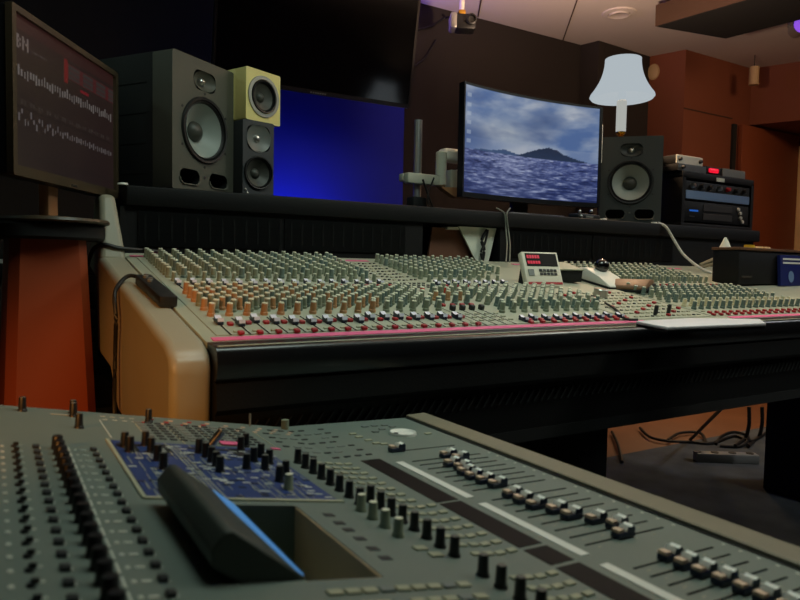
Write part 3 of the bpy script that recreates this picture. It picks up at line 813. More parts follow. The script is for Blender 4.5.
lampx = at(623, 120, 1, 2.02)
lamp = thing('table_lamp', 'lit white table lamp with a bell shaped shade standing on the right speaker', 'lamp', (lampx.x, 2.03, ST+.3685))
MB().lathe([(0, 0), (.03, 0), (.03, .004), (.016, .009), (.009, .018), (.02, .026), (.022, .033), (0, .035)], 24, 'gold').done('base', lamp)
b = MB()
n = 20; prof = [(.0, .034), (.0205, .034), (.0215, .037), (.0215, .165), (.015, .17), (0, .17)]
b.lathe(prof, n, 'stem_glow'); b.done('stem', lamp)
prof = []
for k in range(13):
    s = k/12; r = .076+.058*(s**2.1); prof.append((r, .345-.152*s))
prof.append((.1365, .184)); prof.append((.130, .176)); 
inner = [(r-.003, z) for r, z in prof[::-1]]
b = MB(); b.lathe(prof+inner, 40, 'shade'); o = b.done('shade', lamp)
b = MB(); b.lathe([(0, .17), (.012, .17), (.016, .18), (.018, .2), (.012, .22), (0, .225)], 14, 'shade'); b.done('bulb', lamp)
b = MB(); b.lathe([(.002, .352), (.002, .356), (.076, .357), (.076, .352)], 24, 'gold') if False else b.box(-.076, .076, -.002, .002, .335, .339, 'gold').box(-.002, .002, -.002, .002, .235, .337, 'gold')
b.done('shade_holder', lamp)

# ================================================================ right rack
p0, p1 = at(681, 226, 1, 1.94), at(752, 232, 1, 1.94)
RW = p1.x-p0.x; RH = at(752, 180, 1, 1.94).z-ST
rk = thing('rack_case', 'black rack case of audio units with a blue lit strip, right end of the shelf', 'rack case', ((p0.x+p1.x)/2, 1.94, ST))
b = MB(); t_ = .022
b.box(-RW/2, RW/2, 0, .36, 0, t_, 'rack_black', .003).box(-RW/2, RW/2, 0, .36, RH-t_*1.4, RH, 'rack_black', .003)
b.box(-RW/2, -RW/2+t_, 0, .36, t_, RH-t_, 'rack_black').box(RW/2-t_, RW/2, 0, .36, t_, RH-t_, 'rack_black').box(-RW/2, RW/2, .34, .36, 0, RH, 'rack_black')
b.done('case', rk)
iw = RW/2-t_-.004
u = MB(); u.box(-iw, iw, .006, .2, RH*.50, RH*.84, 'rack_black', .002); u.box(-iw+.005, iw-.005, .002, .006, RH*.52, RH*.67, 'rack_blue', .001, seg=1); u1 = u.done('compressor_unit', rk)
for k in range(7):
    x = -iw+.05+k*(2*iw-.1)/6
    MB().lathe([(0, .016), (.009, .016), (.012, 0)], 14, 'silver' if k in (0, 3) else ('button_red' if k == 4 else 'knob_black'), front(x, .006, RH*.76)).done('dial', u1)
u = MB(); u.box(-iw, iw, .006, .2, RH*.12, RH*.48, 'rack_black', .002)
for z in (.16, .32): u.box(-iw*.45, iw*.45, .003, .006, RH*z, RH*(z+.12), 'rack_face', .001, seg=1)
u2 = u.done('effects_unit', rk)
for z in (.18, .25, .34, .41):
    MB().lathe([(0, .008), (.008, .008), (.009, 0)], 12, 'white_plastic', front(iw*.62+(z*10 % 1)*.05, .006, RH*z)).done('small_knob', u2)
MB().box(-iw*.85, -iw*.6, .004, .006, RH*.3, RH*.33, 'led_blue').box(-iw*.85, -iw*.7, .004, .006, RH*.2, RH*.22, 'rack_face').done('indicator', u2)
MB().box(-.03, .03, -.003, .0, RH-.03, RH-.012, 'paper').done('label_plate', rk)
# units on top of the case
zt = ST+RH+.0008
q0, q1 = at(674, 165, 1, 1.93), at(704, 170, 1, 1.93)
hw = at(674, 178, 1, 1.93)
def silver_unit(name, label, x0, x1, z0, z1, y0, m, kn, grp=None):
    t = thing(name, label, 'audio unit', ((x0+x1)/2, y0, z0), 0, 'silver units on the rack case'); w = x1-x0; h = z1-z0
    MB().box(-w/2, w/2, 0, .2, 0, h, 'rack_black', .003).done('chassis', t)
    MB().box(-w/2, w/2, -.005, 0, 0, h, m, .0015, seg=1).done('face_plate', t)
    for k in kn: MB().lathe([(0, .012), (.007, .012), (.009, 0)], 12, 'knob_black', front(w*k, -.005, h*.5)).done('knob', t)
    return t
xl, xr = at(676, 168, 1, 1.94).x+.03, at(704, 172, 1, 1.94).x+.03
h1 = .032
silver_unit('preamp_unit', 'lower silver half rack unit stacked on the black rack case', xl, xr, zt, zt+h1, 1.955, 'silver', [-.35])
silver_unit('preamp_unit', 'upper silver half rack unit with a dark knob, topmost on the rack case', xl, xr-.012, zt+h1+.001, zt+h1+.040, 1.965, 'white_plastic', [.38, -.4])
xa, xb = at(707, 178, 1, 1.94).x, at(747, 182, 1, 1.94).x
t = thing('display_unit', 'long low silver unit with a red lit display, beside the stacked silver units', 'audio unit', ((xa+xb)/2, 1.955, zt)); w = xb-xa
MB().box(-w/2, w/2, 0, .18, 0, .038, 'rack_black', .003).done('chassis', t)
MB().box(-w*.08, w/2, -.005, 0, 0, .038, 'grey_metal', .002, seg=1).done('face_plate', t)
MB().box(-w*.4, -w*.18, -.004, 0, .01, .03, 'led_red', .006).done('red_display', t)

# little joystick box on the shelf below the monitor
v = at(584, 219, 1, 1.885)
t = thing('monitor_controller', 'tiny black controller with silver knobs on the shelf below the curved monitor', 'controller', (v.x, 1.885, ST), .1)
MB().box(-.06, .075, -.02, .03, 0, .018, 'black_plastic', .004).done('body', t)
for (x, z) in ((-.05, .024), (-.04, .006), (.02, .03)): MB().lathe([(0, -.006), (.006, -.004), (.007, .0), (.005, .005), (0, .007)], 12, 'silver', Matrix.Translation((x, -.018, z))).done('knob', t)
MB().box(-.015, .03, -.0215, -.02, .004, .011, 'grey_metal').done('label_plate', t)
for (px, lab) in ((604, 'small white cap lying on the shelf edge under the right speaker, left one'), (655, 'small white cap lying on the shelf edge under the right speaker, right one'), (123, 'small white cap lying on the shelf beside the left studio speaker')):
    v = at(px, 222 if px > 200 else 184, 1, 1.862)
    tag(MB().lathe([(0, .006), (.012, .005), (.014, 0), (0, 0)], 16, 'white_plastic').done('bottle_cap', None, (v.x, 1.866, ST)), lab, 'cap', 'white caps on the black shelf')

# ================================================================ things on the big console
# remote control
v = on_surf(528, 284); v2 = on_surf(557, 286)
rw = .126; yaw = math.radians(-8)
rc = thing('remote_controller', 'cream desktop remote with red digits leaning up on the console', 'remote control', (v.x+.03, v.y-.045, surf(v.y-.045)+.003), (math.radians(-22), 0, yaw))
MB().box(-rw/2, rw/2, 0, .022, 0, .108, 'device_white', .004).done('body', rc)
MB().box(-rw/2+.01, rw/2-.008, -.0015, 0, .062, .102, 'display_black', .001, seg=1).done('display', rc)
b = MB()
for k in range(5): b.box(-rw/2+.014+k*.009, -rw/2+.021+k*.009, -.0022, -.0015, .086, .096, 'screen_red').box(-rw/2+.014+k*.009, -rw/2+.021+k*.009, -.0022, -.0015, .069, .078, 'screen_red')
b.done('red_digits', rc)
for r in range(2):
    for c_ in range(5): MB().box(-.014+c_*.0125, -.004+c_*.0125, -.003, 0, .034+r*.011, .042+r*.011, 'button_dark', .001, seg=1).done('key', rc)
MB().box(-rw/2+.01, -rw/2+.03, -.003, 0, .032, .052, 'button_grey', .001, seg=1).done('key_pad', rc)
MB().box(-rw/2+.004, rw/2-.004, -.0012, 0, .006, .013, 'button_red').done('red_stripe', rc)
MB().prism([(.022, .0), (.09, -.03), (.075, -.035), (.022, .07)], -rw/2+.004, rw/2-.02, 'x', 'matte_black').done('stand', rc)
# box with beige lid
v = on_surf(567, 287)
t = thing('small_box', 'low dark box with a beige lid between the remote and the trackball', 'box', (v.x+.055, v.y+.05, surf(v.y+.05)+.004), (TILT, 0, -.3))
MB().box(-.05, .045, -.0, .12, 0, .036, 'matte_black', .002).done('body', t)
MB().box(-.052, .047, -.003, .122, .036, .041, 'console_surface', .002).done('lid', t)
# trackball
v = on_surf(598, 284)
t = thing('trackball', 'silver trackball mouse with a big black ball on the console', 'trackball', (v.x+.012, v.y+.0, surf(v.y)+.004), (TILT, 0, -.1))
b = MB(); b.prism([(-.085, 0), (-.085, .008), (-.03, .026), (.03, .040), (.07, .036), (.085, .014), (.085, 0)], -.04, .04, 'x', 'white_plastic', bev=.005)
b.done('body', t)
MB().box(-.042, .042, -.087, .087, -.002, .004, 'matte_black', .001, seg=1).done('base', t)
b = MB(); b.lathe([(.023*math.sin(PI*k/14), .05+.023*-math.cos(PI*k/14)) for k in range(15)], 24, 'tv_glass', Matrix.Translation((.012, .02, 0))); b.done('ball', t)
for s in (-1, 1): MB().box(s*.02-.016, s*.02+.016, -.07, -.03, .014, .026, 'white_plastic', .003, M=Matrix.Rotation(.25, 4, 'X')).done('button', t)
# brown wrist rest
v = on_surf(630, 290)
t = thing('wrist_rest', 'brown leather wrist rest with a black base, right of the trackball', 'wrist rest', (v.x, v.y, surf(v.y)+.004), (TILT, 0, -1.15))
b = MB(); b.prism([(-.055, .008), (-.05, .02), (0, .030), (.045, .022), (.055, .008)], -.06, .06, 'x', 'brown_leather', bev=.005); b.done('pad', t)
MB().box(-.062, .062, -.057, .057, 0, .008, 'matte_black', .002).done('base', t)
# white plank
t = thing('white_tray', 'long thin white board lying on the front edge of the big console', 'board', (1.5, 1.03, .8232))
b = MB(); zz = .836
pl = [at(636, 321, 2, zz), at(668, 327, 2, zz), at(766, 323, 2, zz), at(760, 319, 2, zz), at(690, 318, 2, zz)]
b.prism([(p.x-1.5, p.y-1.03) for p in pl], .006, .013, 'z', 'tray_white', bev=.002); o = b.done('board', t)
MB().prism([(p.x-1.494, p.y-1.026) for p in pl[:3]]+[(p.x-1.53, p.y-1.045) for p in pl[3:]], 0, .006, 'z', 'matte_black').done('underside', t)
# cable from the board
b = MB(); b.tube([on_surf(605, 306)+Vector((0, 0, .008)), on_surf(616, 312)+Vector((0, 0, .006)), on_surf(625, 321)+Vector((0, 0, .006)), on_surf(638, 324)+Vector((0, 0, .01))], .003, 'cable_black'); tag(b.done('thin_cable'), 'thin dark cable curling across the console to the white board', 'cable')
# footswitch box on the cheek
t = thing('switch_box', 'narrow black box with four grey buttons on the tan console side', 'switch box', (.272, 1.355, surf(1.355)+.0035), (TILT, 0, .04))
MB().box(-.016, .016, -.1, .1, 0, .021, 'black_plastic', .003).done('body', t)
for k in range(4): MB().cyl(-.004+.006*(k % 2), .03+.018*k, .021, .025, .005, 'grey_metal', 12).done('button', t)
b = MB(); b.tube([(.268, 1.452, .910), (.243, 1.475, .916), (.216, 1.46, .885), (.214, 1.44, .83), (.2145, 1.455, .76), (.212, 1.45, .66), (.21, 1.43, .60)], .0042); tag(b.done('switch_box_cable'), 'black cable from the switch box hanging down the orange lit console side', 'cable')
b = MB(); b.tube([(.20, 1.86, .88), (.212, 1.80, .965), (.235, 1.77, .985), (.27, 1.765, .978), (.315, 1.775, .975), (.37, 1.80, .972)], .005); tag(b.done('side_cable'), 'black cable looping over the back corner of the console side', 'cable')
# cables by the remote
for (o_, yy, lab) in ((0, 1.838, 'left one of two thin grey cables dropping from the shelf behind the remote'), (.012, 1.832, 'right one of two thin grey cables dropping from the shelf behind the remote')):
    b = MB(); p = at(497+o_*300, 211, 1, 1.845)
    b.tube([at(496+o_*1200, 208, 1, 1.86), at(502+o_*500, 211, 1, 1.846), at(505+o_*150, 215, 1, yy), at(506+o_*200, 230, 1, yy-.004), at(507+o_*250, 245, 1, 1.80), at(506+o_*300, 262, 1, 1.72)], .0024, 'cable_grey')
    tag(b.done('grey_cable'), lab, 'cable', 'thin grey cables behind the remote')
b = MB(); b.tube([at(658, 224, 1, 1.86)+Vector((0, 0, .004)), at(666, 227, 1, 1.835), at(674, 240, 1, 1.82), at(684, 255, 1, 1.78), at(702, 269, 1, 1.70), at(722, 277, 1, 1.62), on_surf(738, 285)+Vector((-.04, .05, .012))], .0058, 'cable_white'); tag(b.done('white_cable'), 'thick white cable drooping from the right speaker onto the console', 'cable')
# dark equipment box at the right end
v = on_surf(738, 287)
xb_ = thing('equipment_box', 'black equipment box with brown wooden top at the right console end', 'equipment box', (v.x, v.y, surf(v.y)+.012), .08)
BH = .122
MB().box(0, .6, 0, .10, -.002, BH, 'rack_black', .004).done('case', xb_)
MB().box(-.004, .604, -.006, .104, BH, BH+.010, 'box_brown', .002).done('top_board', xb_)
MB().box(.02, .09, -.004, 0, .02, .028, 'silver').done('latch', xb_)
for x in (.02, .53): MB().box(x, x+.04, .02, .06, -.012, -.002, 'rubber').box(x, x+.04, .065, .095, -.012, .0, 'rubber').done('foot', xb_)
B4 = Matrix.Translation(xb_.location) @ Matrix.Rotation(.08, 4, 'Z')
c = B4 @ Vector((.255, -.022, -.005))
t = thing('blue_card', 'dark blue card with white stripes standing against the black equipment box', 'card', (c.x, c.y, surf(c.y)+.004), (-.06, 0, .08))
b = MB(); b.box(.02, .19, 0, .012, 0, .118, 'card_blue', .001, seg=1); b.done('cover', t)
b = MB(); b.box(.04, .19, -.0012, 0, .10, .107, 'strip_white').box(.04, .19, -.0012, 0, .085, .092, 'strip_white'); b.done('stripes', t)
MB().lathe([(0, .0012), (.022, .0012), (.022, 0)], 20, 'rack_blue', front(.105, 0, .035)).done('emblem', t)
c = B4 @ Vector((.03, .06, BH+.0105))
b = MB(); b.lathe([(.010, 0), (.018, 0), (.018, .012), (.010, .012), (.010, 0)], 24, 'yellow'); tag(b.done('tape_roll', None, tuple(c+Vector((.12, -.01, 0)))), 'yellow roll of tape on the brown top of the equipment box', 'tape')
c = B4 @ Vector((.03, .07, BH+.0105))
b = MB(); b.lathe([(0, 0), (.02, 0), (.004, .036), (0, .037)], 18, 'paper'); tag(b.done('paper_cone', None, tuple(c)), 'small white paper cone behind the yellow tape on the equipment box', 'paper cone')
for k, (dx, dy, lab) in enumerate(((.22, .05, 'flat beige tab on the equipment box, nearer the yellow tape'), (.29, .05, 'flat beige tab on the equipment box, nearer the door frame'))):
    c = B4 @ Vector((dx, dy, BH+.0105)); tag(MB().box(-.018, .018, -.012, .012, 0, .008, 'pale_wood', .002).done('beige_tab', None, tuple(c)), lab, 'tab', 'beige tabs on the equipment box')

for (dz, lab) in ((0, 'upper tan strap lying from the console up to the equipment box'), (-.035, 'lower tan strap lying from the console up to the equipment box')):
    b = MB(); b.tube([at(700, 265, 1, 1.72)+Vector((0, 0, dz*.3)), at(716, 258, 1, 1.70)+Vector((0, 0, dz*.6)), at(735, 251, 1, 1.66)+Vector((-.03, 0, dz))], .007, 'cable_tan'); tag(b.done('tan_strap'), lab, 'strap', 'tan straps beside the equipment box')

# ================================================================ foreground digital mixer
SLP = .187
def fz(x): return .765-SLP*x if x < .385 else .693-.04*(x-.385)
fm = thing('digital_mixer', 'grey digital mixer in the foreground with flip up screen and white faders', 'mixing console', (0, 0, 0))
YF, YN = .98, -.08
zb0 = .60
full = [(0, zb0), (0, fz(0)), (.385, fz(.385)), (.614, fz(.614)), (.614, zb0)]
notch = [(0, zb0), (0, fz(0)), (.184, fz(.184)), (.184, .668), (.246, .655), (.246, fz(.246)), (.385, fz(.385)), (.614, fz(.614)), (.614, zb0)]
b = MB(); b.prism(full, .585, YF, 'y', 'mixer_grey').prism(notch, .418, .585, 'y', 'mixer_grey').prism(full, YN, .418, 'y', 'mixer_grey')
b.done('chassis', fm, smooth=5)
MB().box(.2445, .2458, .4185, .5845, .657, fz(.246)-.001, 'well_warm_light').done('well_lit_wall', fm)  # thin overlay, orange light on the recess wall put into its colour
# armrest
b = MB(); zg = fz(.6)
b.prism([(.616, zb0), (.616, zg+.0035), (.6175, zg+.0045), (.654, zg+.0045), (.6595, zg+.002), (.661, zg-.004), (.661, zb0)], YN, YF, 'y', 'mixer_rest'); b.done('armrest', fm, smooth=25)
MB().box(.6125, .616, YN, YF, fz(.6)-.01, fz(.6)+.0006, 'button_dark').done('groove', fm)
MB().box(.02, .62, YN, YN+.02, .35, zb0, 'matte_black').box(.03, .61, .1, .9, .585, zb0, 'matte_black').done('underside', fm)
for (x, y) in ((.05, .1), (.58, .1), (.05, .85), (.58, .85)): MB().box(x-.02, x+.02, y-.02, y+.02, .006, zb0, 'matte_black', .003).done('stand_leg', fm)
FT = math.atan(SLP)
def kfM(x, y): return Matrix.Translation((x, y, fz(x)-.0008)) @ Matrix.Rotation(.03, 4, 'Y')
def fM(x, y, lift=0):
    tilt = FT if x < .385 else .04
    return Matrix.Translation((x, y, fz(x)+lift)) @ Matrix.Rotation(tilt, 4, 'Y')
def fknob(name, body, cap, r, h, skirt):
    mb = MB(); mb.lathe([(0, 0), (skirt, 0), (skirt*.95, h*.14), (r*1.02, h*.2), (r*.9, h*.94), (r*.8, h), (0, h)], 16, body, mfn=lambda j: cap if j >= 5 else body)
    mb.box(-.0004, .0004, r*.5, r*1.0, h*.3, h*.95, cap)
    return mesh_only(mb, name)
KB = fknob('encoder_knob', 'knob_black', 'knob_tip', .0045, .0185, .0058)
KG = fknob('encoder_knob', 'knob_sage', 'knob_lit_tip', .0048, .0175, .006)
KR = fknob('encoder_knob', 'cap_red', 'knob_tip', .005, .0195, .0066) if False else KB
KL = fknob('trim_knob', 'knob_black', 'knob_black', .0054, .015, .0062)
enc = Lot('encoder_knob', fm); trim = Lot('trim_knob', fm); swi = Lot('toggle_switch', fm); sq = Lot('square_button', fm); fb = Lot('channel_button', fm); bl = Lot('legend_block', fm)
mb = MB(); mb.cyl(0, 0, 0, .002, .0028, 'button_dark', 12); mb.box(-.001, .0035, -.001, .001, .002, .005, 'button_dark'); SWI = mesh_only(mb, 'toggle_switch')
mb = MB(); mb.box(-.0032, .0032, -.0034, .0034, 0, .0035, 'button_dark', .0007, seg=1); mb.box(.0034, .0044, -.003, .003, 0, .0008, 'legend'); SQB = mesh_only(mb, 'square_button')
mb = MB(); mb.box(-.0064, .0064, -.0042, .0042, 0, .0018, 'button_beige', .0005, seg=1); CHB = mesh_only(mb, 'channel_button')
mb = MB(); mb.box(-.0064, .0064, -.0042, .0042, 0, .0018, 'button_grey', .0005, seg=1); CHG = mesh_only(mb, 'channel_button')
mb = MB(); mb.box(-.0055, .0055, -.0035, .0035, 0, .002, 'button_dark', .0006, seg=1); DKB = mesh_only(mb, 'legend_block')
for k in range(22):
    y = .762-.0222*k
    swi.add(SWI, fM(.018, y)); sq.add(SQB, fM(.037, y)); trim.add(KL, kfM(.0565, y)); sq.add(SQB, fM(.0905, y))
mk = MB()
for k in range(22):
    y = .762-.0222*k
    mk.box(-.0015, .0015, -.002, .002, 0, .0006, 'legend', M=fM(.008, y)); mk.box(.0, .003, -.001, .001, 0, .0005, 'legend', M=fM(.0225, y+.006))
    mk.box(-.0008, .0008, -.008, .008, 0, .0004, 'legend', M=fM(.0675, y))
    mk.box(-.0014, .0014, -.002, .002, 0, .0005, 'legend', M=fM(.0735, y))
    mk.box(-.003, .003, -.0014, .0014, 0, .0005, 'legend', M=fM(.081, y))
# far line of knobs
for (x, y) in ((.032, .951), (.090, .960), (.0885, .94), (.088, .872), (.18, .94)): enc.add(KB, kfM(x, y))
mk.box(-.0006, .0006, -.05, .05, 0, .0004, 'legend', M=fM(.118, .88)); mk.box(-.012, .012, -.0008, .0008, 0, .0004, 'legend', M=fM(.075, .945))
for k in range(8): mk.box(-.003, .003, -.001, .001, 0, .0004, 'legend', M=fM(.125+.012*(k % 4), .955-.02*(k//4)))
# blue section
b = MB()
def strip(mbx, x0, x1, y0, y1, m, h0=0, h1=.001):
    mbx.box(-(x1-x0)/2, (x1-x0)/2, -(y1-y0)/2, (y1-y0)/2, h0, h1, m, M=fM((x0+x1)/2, (y0+y1)/2))
bp = MB(); strip(bp, .113, .30, .602, .815, 'mixer_blue', 0, .0008); bp.done('blue_panel', fm)
fr_ = MB(); strip(fr_, .1095, .113, .598, .818, 'pale_line', 0, .0016); strip(fr_, .1095, .305, .597, .602, 'pale_line', 0, .0016)
fr_.done('panel_frame', fm)
for (x0, x1) in ((.118, .143), (.156, .172), (.196, .212), (.226, .25), (.268, .292)):
    strip(mk, x0, x1, .792, .80, 'button_dark', .0008, .0012)
random.seed(11)
for k in range(260):
    x = random.uniform(.117, .296); y = random.uniform(.607, .81)
    if random.random() < .5: mk.box(-.0004, .0004, -random.uniform(.006, .03), .006, .0008, .0011, 'pale_line', M=fM(x, y))
    else: mk.box(-.004, .004, -.0016, .0016, .0008, .0012, 'legend' if k % 3 else 'button_dark', M=fM(x, y))
for x in (.176, .180, .184): mk.box(-.0006, .0006, -.1, .1, .0008, .0012, 'pale_line', M=fM(x, .705))
for x in (.114, .15, .20, .24, .27): mk.box(-.008, .008, -.02, .02, .0008, .0011, 'matte_black', M=fM(x+.016, .785))
for (x, y) in ((.125, .785), (.127, .764), (.149, .797), (.149, .765), (.149, .731), (.148, .698), (.204, .775), (.207, .757), (.208, .737), (.207, .716), (.205, .695),
               (.263, .803), (.277, .826), (.260, .747), (.277, .770), (.261, .712), (.277, .741), (.260, .665), (.277, .69), (.240, .713)): enc.add(KB, kfM(x, y))
enc.add(KG, kfM(.259, .637))
# far button fields
for r in range(7):
    for c_ in range(12):
        bl.add(DKB if (c_ % 4) else CHG, fM(.165+.0125*c_, .932-.0155*r) @ Matrix.Diagonal((.8, .8, .7, 1)))
for k in range(26): mk.box(-.003, .003, -.002, .002, 0, .0012, 'cap_tan' if k % 2 else 'button_red', M=fM(.17+.0085*k, .945+.012*(k % 3)-.012)) if k < 12 else mk.box(-.003, .003, -.002, .002, 0, .001, 'cap_tan', M=fM(.17+.0085*k, .935+.014*(k % 3)-.012))
for x in (.16, .2, .24, .28, .32): mk.box(-.0007, .0007, -.05, .05, 0, .0006, 'pale_line', M=fM(x, .87))
tp = MB(); strip(tp, .246, .272, .824, .842, 'tape_pink', .0012, .0022); tp.done('pink_tape', fm)
tp = MB(); strip(tp, .310, .322, .818, .826, 'tape_pink', 0, .0012); tp.done('pink_tape', fm)
# joystick, gooseneck stub, stub post
a = Matrix.Translation((.214, .775, fz(.214))); e_ = Vector((.232, .80, .772))
b = MB(); b.tube([(.209, .775, fz(.209)-.001), tuple(at(222, 431, 1, .775))], .005, 'silver', 12, 0); b.done('joystick', fm)
v = at(285, 430, 1, .965); b = MB(); b.cyl(v.x, v.y, fz(v.x), v.z+.016, .006, 'knob_sage', 12); b.done('post', fm)
v = at(250, 427, 1, .965); b = MB(); b.cyl(v.x, v.y, fz(v.x), v.z+.02, .0016, 'grey_metal', 8); b.done('pin', fm)
# encoder rows and button grid
for k in range(7): enc.add(KB, kfM(.318, .753-.0229*k))
enc.add(KB, kfM(.318, .592))
for k in range(8): enc.add(KB, kfM(.3355, .601-.0212*k))
for k in range(4): enc.add(KG, kfM(.309, .572-.0235*k))
for k in range(6): enc.add(KB, kfM(.3335, .411-.022*k))
for r in range(16):
    y = .752-.0216*r
    for c_ in range(4):
        x = .352+.0135*c_
        if abs(y-.425) < .012: continue
        fb.add(CHB, fM(x+(.008 if r > 7 else -.004), y+.004) @ Matrix.Diagonal((.74, .85, 1, 1)))
for r in range(8):
    for c_ in range(4): fb.add(CHB, fM(.36+.0135*c_, .402-.02*r) @ Matrix.Diagonal((.74, .85, 1, 1)))
for (x, y) in ((.312, .47), (.318, .455)): fb.add(CHB, fM(x, y))
for r in range(3):
    for c_ in range(9): fb.add(CHB if c_ % 4 < 3 else CHG, fM(.195+.0135*c_, .396-.021*r) @ Matrix.Diagonal((.9, .9, 1, 1)))
hl = MB()
for k, y in enumerate((.558, .536, .518, .496, .473, .453)): strip(hl, .2625, .2725, y-.004, y+.004, 'button_dark', 0, .0005)
hl.done('slot_row', fm)
for r in range(7):
    for c_ in range(7):
        if (r+2*c_) % 5: bl.add(CHG if (r*c_) % 3 else DKB, fM(.338+.0165*c_, .945-.026*r) @ Matrix.Diagonal((.85, .6, .6, 1)))
for (y0, y1) in ((.589, .765), (.456, .584), (.415, .450), (.26, .409)):
    d_ = MB(); strip(d_, .412, .440, y0, y1, 'display_black', 0, .0006); d_.done('channel_display', fm)
for (y0, y1) in ((.589, .742), (.418, .568), (.25, .397)):
    d_ = MB(); strip(d_, .4515, .4625, y0, y1, 'strip_white', 0, .0007); d_.done('label_strip', fm)
# faders
fslot = Lot('fader_slot', fm); fc = Lot('fader_cap', fm); fl_ = Lot('fader_legend', fm)
mb = MB(); mb.box(-.0565, .0565, -.0011, .0011, 0, .0005, 'slot_black'); FSL = mesh_only(mb, 'fader_slot')
mb = MB()
mb.box(-.0118, .0118, -.0056, .0056, 0, .0058, 'cap_side', .0008, seg=1)
mb.prism([(-.0005, .0058), (-.0005, .0078), (.0012, .0118), (.0045, .0102), (.0085, .0118), (.0112, .0085), (.0112, .0058)], -.0054, .0054, 'y', 'cap_side', 'cap_pearl')
mb.prism([(-.0116, .0058), (-.0116, .0088), (-.0045, .0088), (-.0035, .0058)], -.0045, .0045, 'y', 'cap_tan', 'cap_tan')
FCAP = mesh_only(mb, 'fader_cap', 20)
b1 = [.533, .540, .513, .516, .508, .506, .508, .512]; b2_ = [.504, .503, .504, .515, .517, .532, .541, .527]; b3 = [.524, .522, .522, .524, .526, .525, .526, .525]
mkf = MB()
for bank, (ys, dy, xs) in enumerate(((.738, .0186, b1), (.572, .0196, b2_), (.379, .0176, b3))):
    for k in range(8):
        y = ys-dy*k
        fslot.add(FSL, fM(.5315, y)); fc.add(FCAP, fM(xs[k], y, .0005))
        for q in range(4): mkf.box(-.002, .002, -.0004, .0004, 0, .0003, 'pale_line', M=fM(.485+.026*q, y-dy*.45))
        mkf.box(-.0014, .0014, -.0014, .0014, 0, .0005, 'legend', M=fM(.6045, y))
fslot.add(FSL, fM(.525, .790)); fc.add(FCAP, fM(.482, .790, .0005))
mkf.done('fader_scale', fm); mk.done('panel_markings', fm)
# wheel and far buttons
w_ = MB(); w_.lathe([(0, .0015), (.017, .0015), (.0205, .004), (.0215, .001), (.0215, 0)], 32, 'strip_white'); w_.lathe([(0, .0024), (.004, .0022), (.004, .0012)], 14, 'button_dark', Matrix.Translation((-.012, .002, 0)))
w_.done('jog_wheel', fm, (.546, .877, fz(.546)), (0, .04, 0))
for (x, y) in ((.512, .939), (.530, .94), (.548, .938), (.555, .925), (.530, .915), (.511, .903), (.584, .864), (.47, .90), (.47, .88), (.474, .858), (.476, .838), (.485, .83)): fb.add(CHG if y > .9 else CHB, fM(x, y) @ Matrix.Diagonal((.85, .8, 1, 1)))
for L in (enc, trim, swi, sq, fb, bl, fslot, fc): L.flush()
# flip-up screen
hx, hz_ = .1865, fz(.1865)+.0
sc_y0, sc_y1 = .4195, .5835
topx, topz = .133, .776
L = math.hypot(topx-hx, topz-hz_); an = math.atan2(topz-hz_, topx-hx)   # direction of the lid in xz
ux = Vector((math.cos(an), 0, math.sin(an))); nx_ = Vector((math.sin(an), 0, -math.cos(an)))   # nx_: screen normal side check
if nx_.x < 0: nx_ = -nx_
def SQ(s, d): v = Vector((hx, 0, hz_))+ux*s-nx_*d; return (v.x, v.z)
b = MB(); b.prism([SQ(.001, .0), SQ(L, .0), SQ(L+.004, .004), SQ(L+.004, .018), SQ(L-.004, .026), SQ(L*.4, .026), SQ(.01, .014), SQ(.003, .006)], sc_y0, sc_y1, 'y', 'mixer_well')
scr = b.done('flip_screen', fm, smooth=50)
bvm = scr.modifiers.new('bevel', 'BEVEL'); bvm.width = .002; bvm.segments = 2; bvm.limit_method = 'ANGLE'
b = MB(); i_ = b.mi('screen_glow'); tp_ = []  # glowing band, its taper shaped like blue sheen fading across the screen
for (sa, y) in ((.004, sc_y0+.003), (L*.14, sc_y0+.003), (L*.42, sc_y1-.05), (L*.40, sc_y1-.003), (.004, sc_y1-.003)):
    a_, c_ = SQ(sa, -.0008), SQ(sa, .0); tp_.append((b.bm.verts.new((a_[0], y, a_[1])), b.bm.verts.new((c_[0], y, c_[1]))))
b.bm.faces.new([p[0] for p in tp_]).material_index = i_; b.bm.faces.new([p[1] for p in tp_][::-1]).material_index = i_
for k in range(5): b.bm.faces.new((tp_[k][0], tp_[(k+1) % 5][0], tp_[(k+1) % 5][1], tp_[k][1])).material_index = i_
b.done('display_glow', scr)

# ================================================================ background bits
kbd = thing('synthesizer', 'keyboard instrument with white keys half hidden behind the podium', 'keyboard', (-.45, 2.62, .88))
MB().box(-.5, .5, 0, .26, .0, .10, 'rack_black', .006).box(-.5, .5, -.14, 0, 0, .05, 'rack_black', .004).done('body', kbd)
for k in range(36): MB().box(-.49+k*.0272, -.4645+k*.0272, -.135, -.005, .05, .064, 'white_plastic', .001, seg=1).done('white_key', kbd)
for k in range(35):
    if k % 7 not in (2, 6): MB().box(-.4715+k*.0272, -.4575+k*.0272, -.075, -.005, .064, .074, 'button_dark').done('black_key', kbd)
tb = thing('keyboard_stand', 'dark stand carrying the keyboard instrument behind the podium', 'stand', (-.45, 2.6, .006))
for x in (-.4, .4): MB().box(x-.02, x+.02, -.05, .2, 0, .86, 'matte_black', .003).done('leg', tb)
MB().box(-.48, .48, -.1, .25, .855, .8735, 'matte_black', .003).done('shelf', tb)
er = thing('equipment_rack', 'black equipment rack standing between the podium and the console side', 'rack', (.42, 2.62, .006))
MB().box(-.25, .25, 0, .4, 0, .92, 'rack_black', .004).done('cabinet', er)
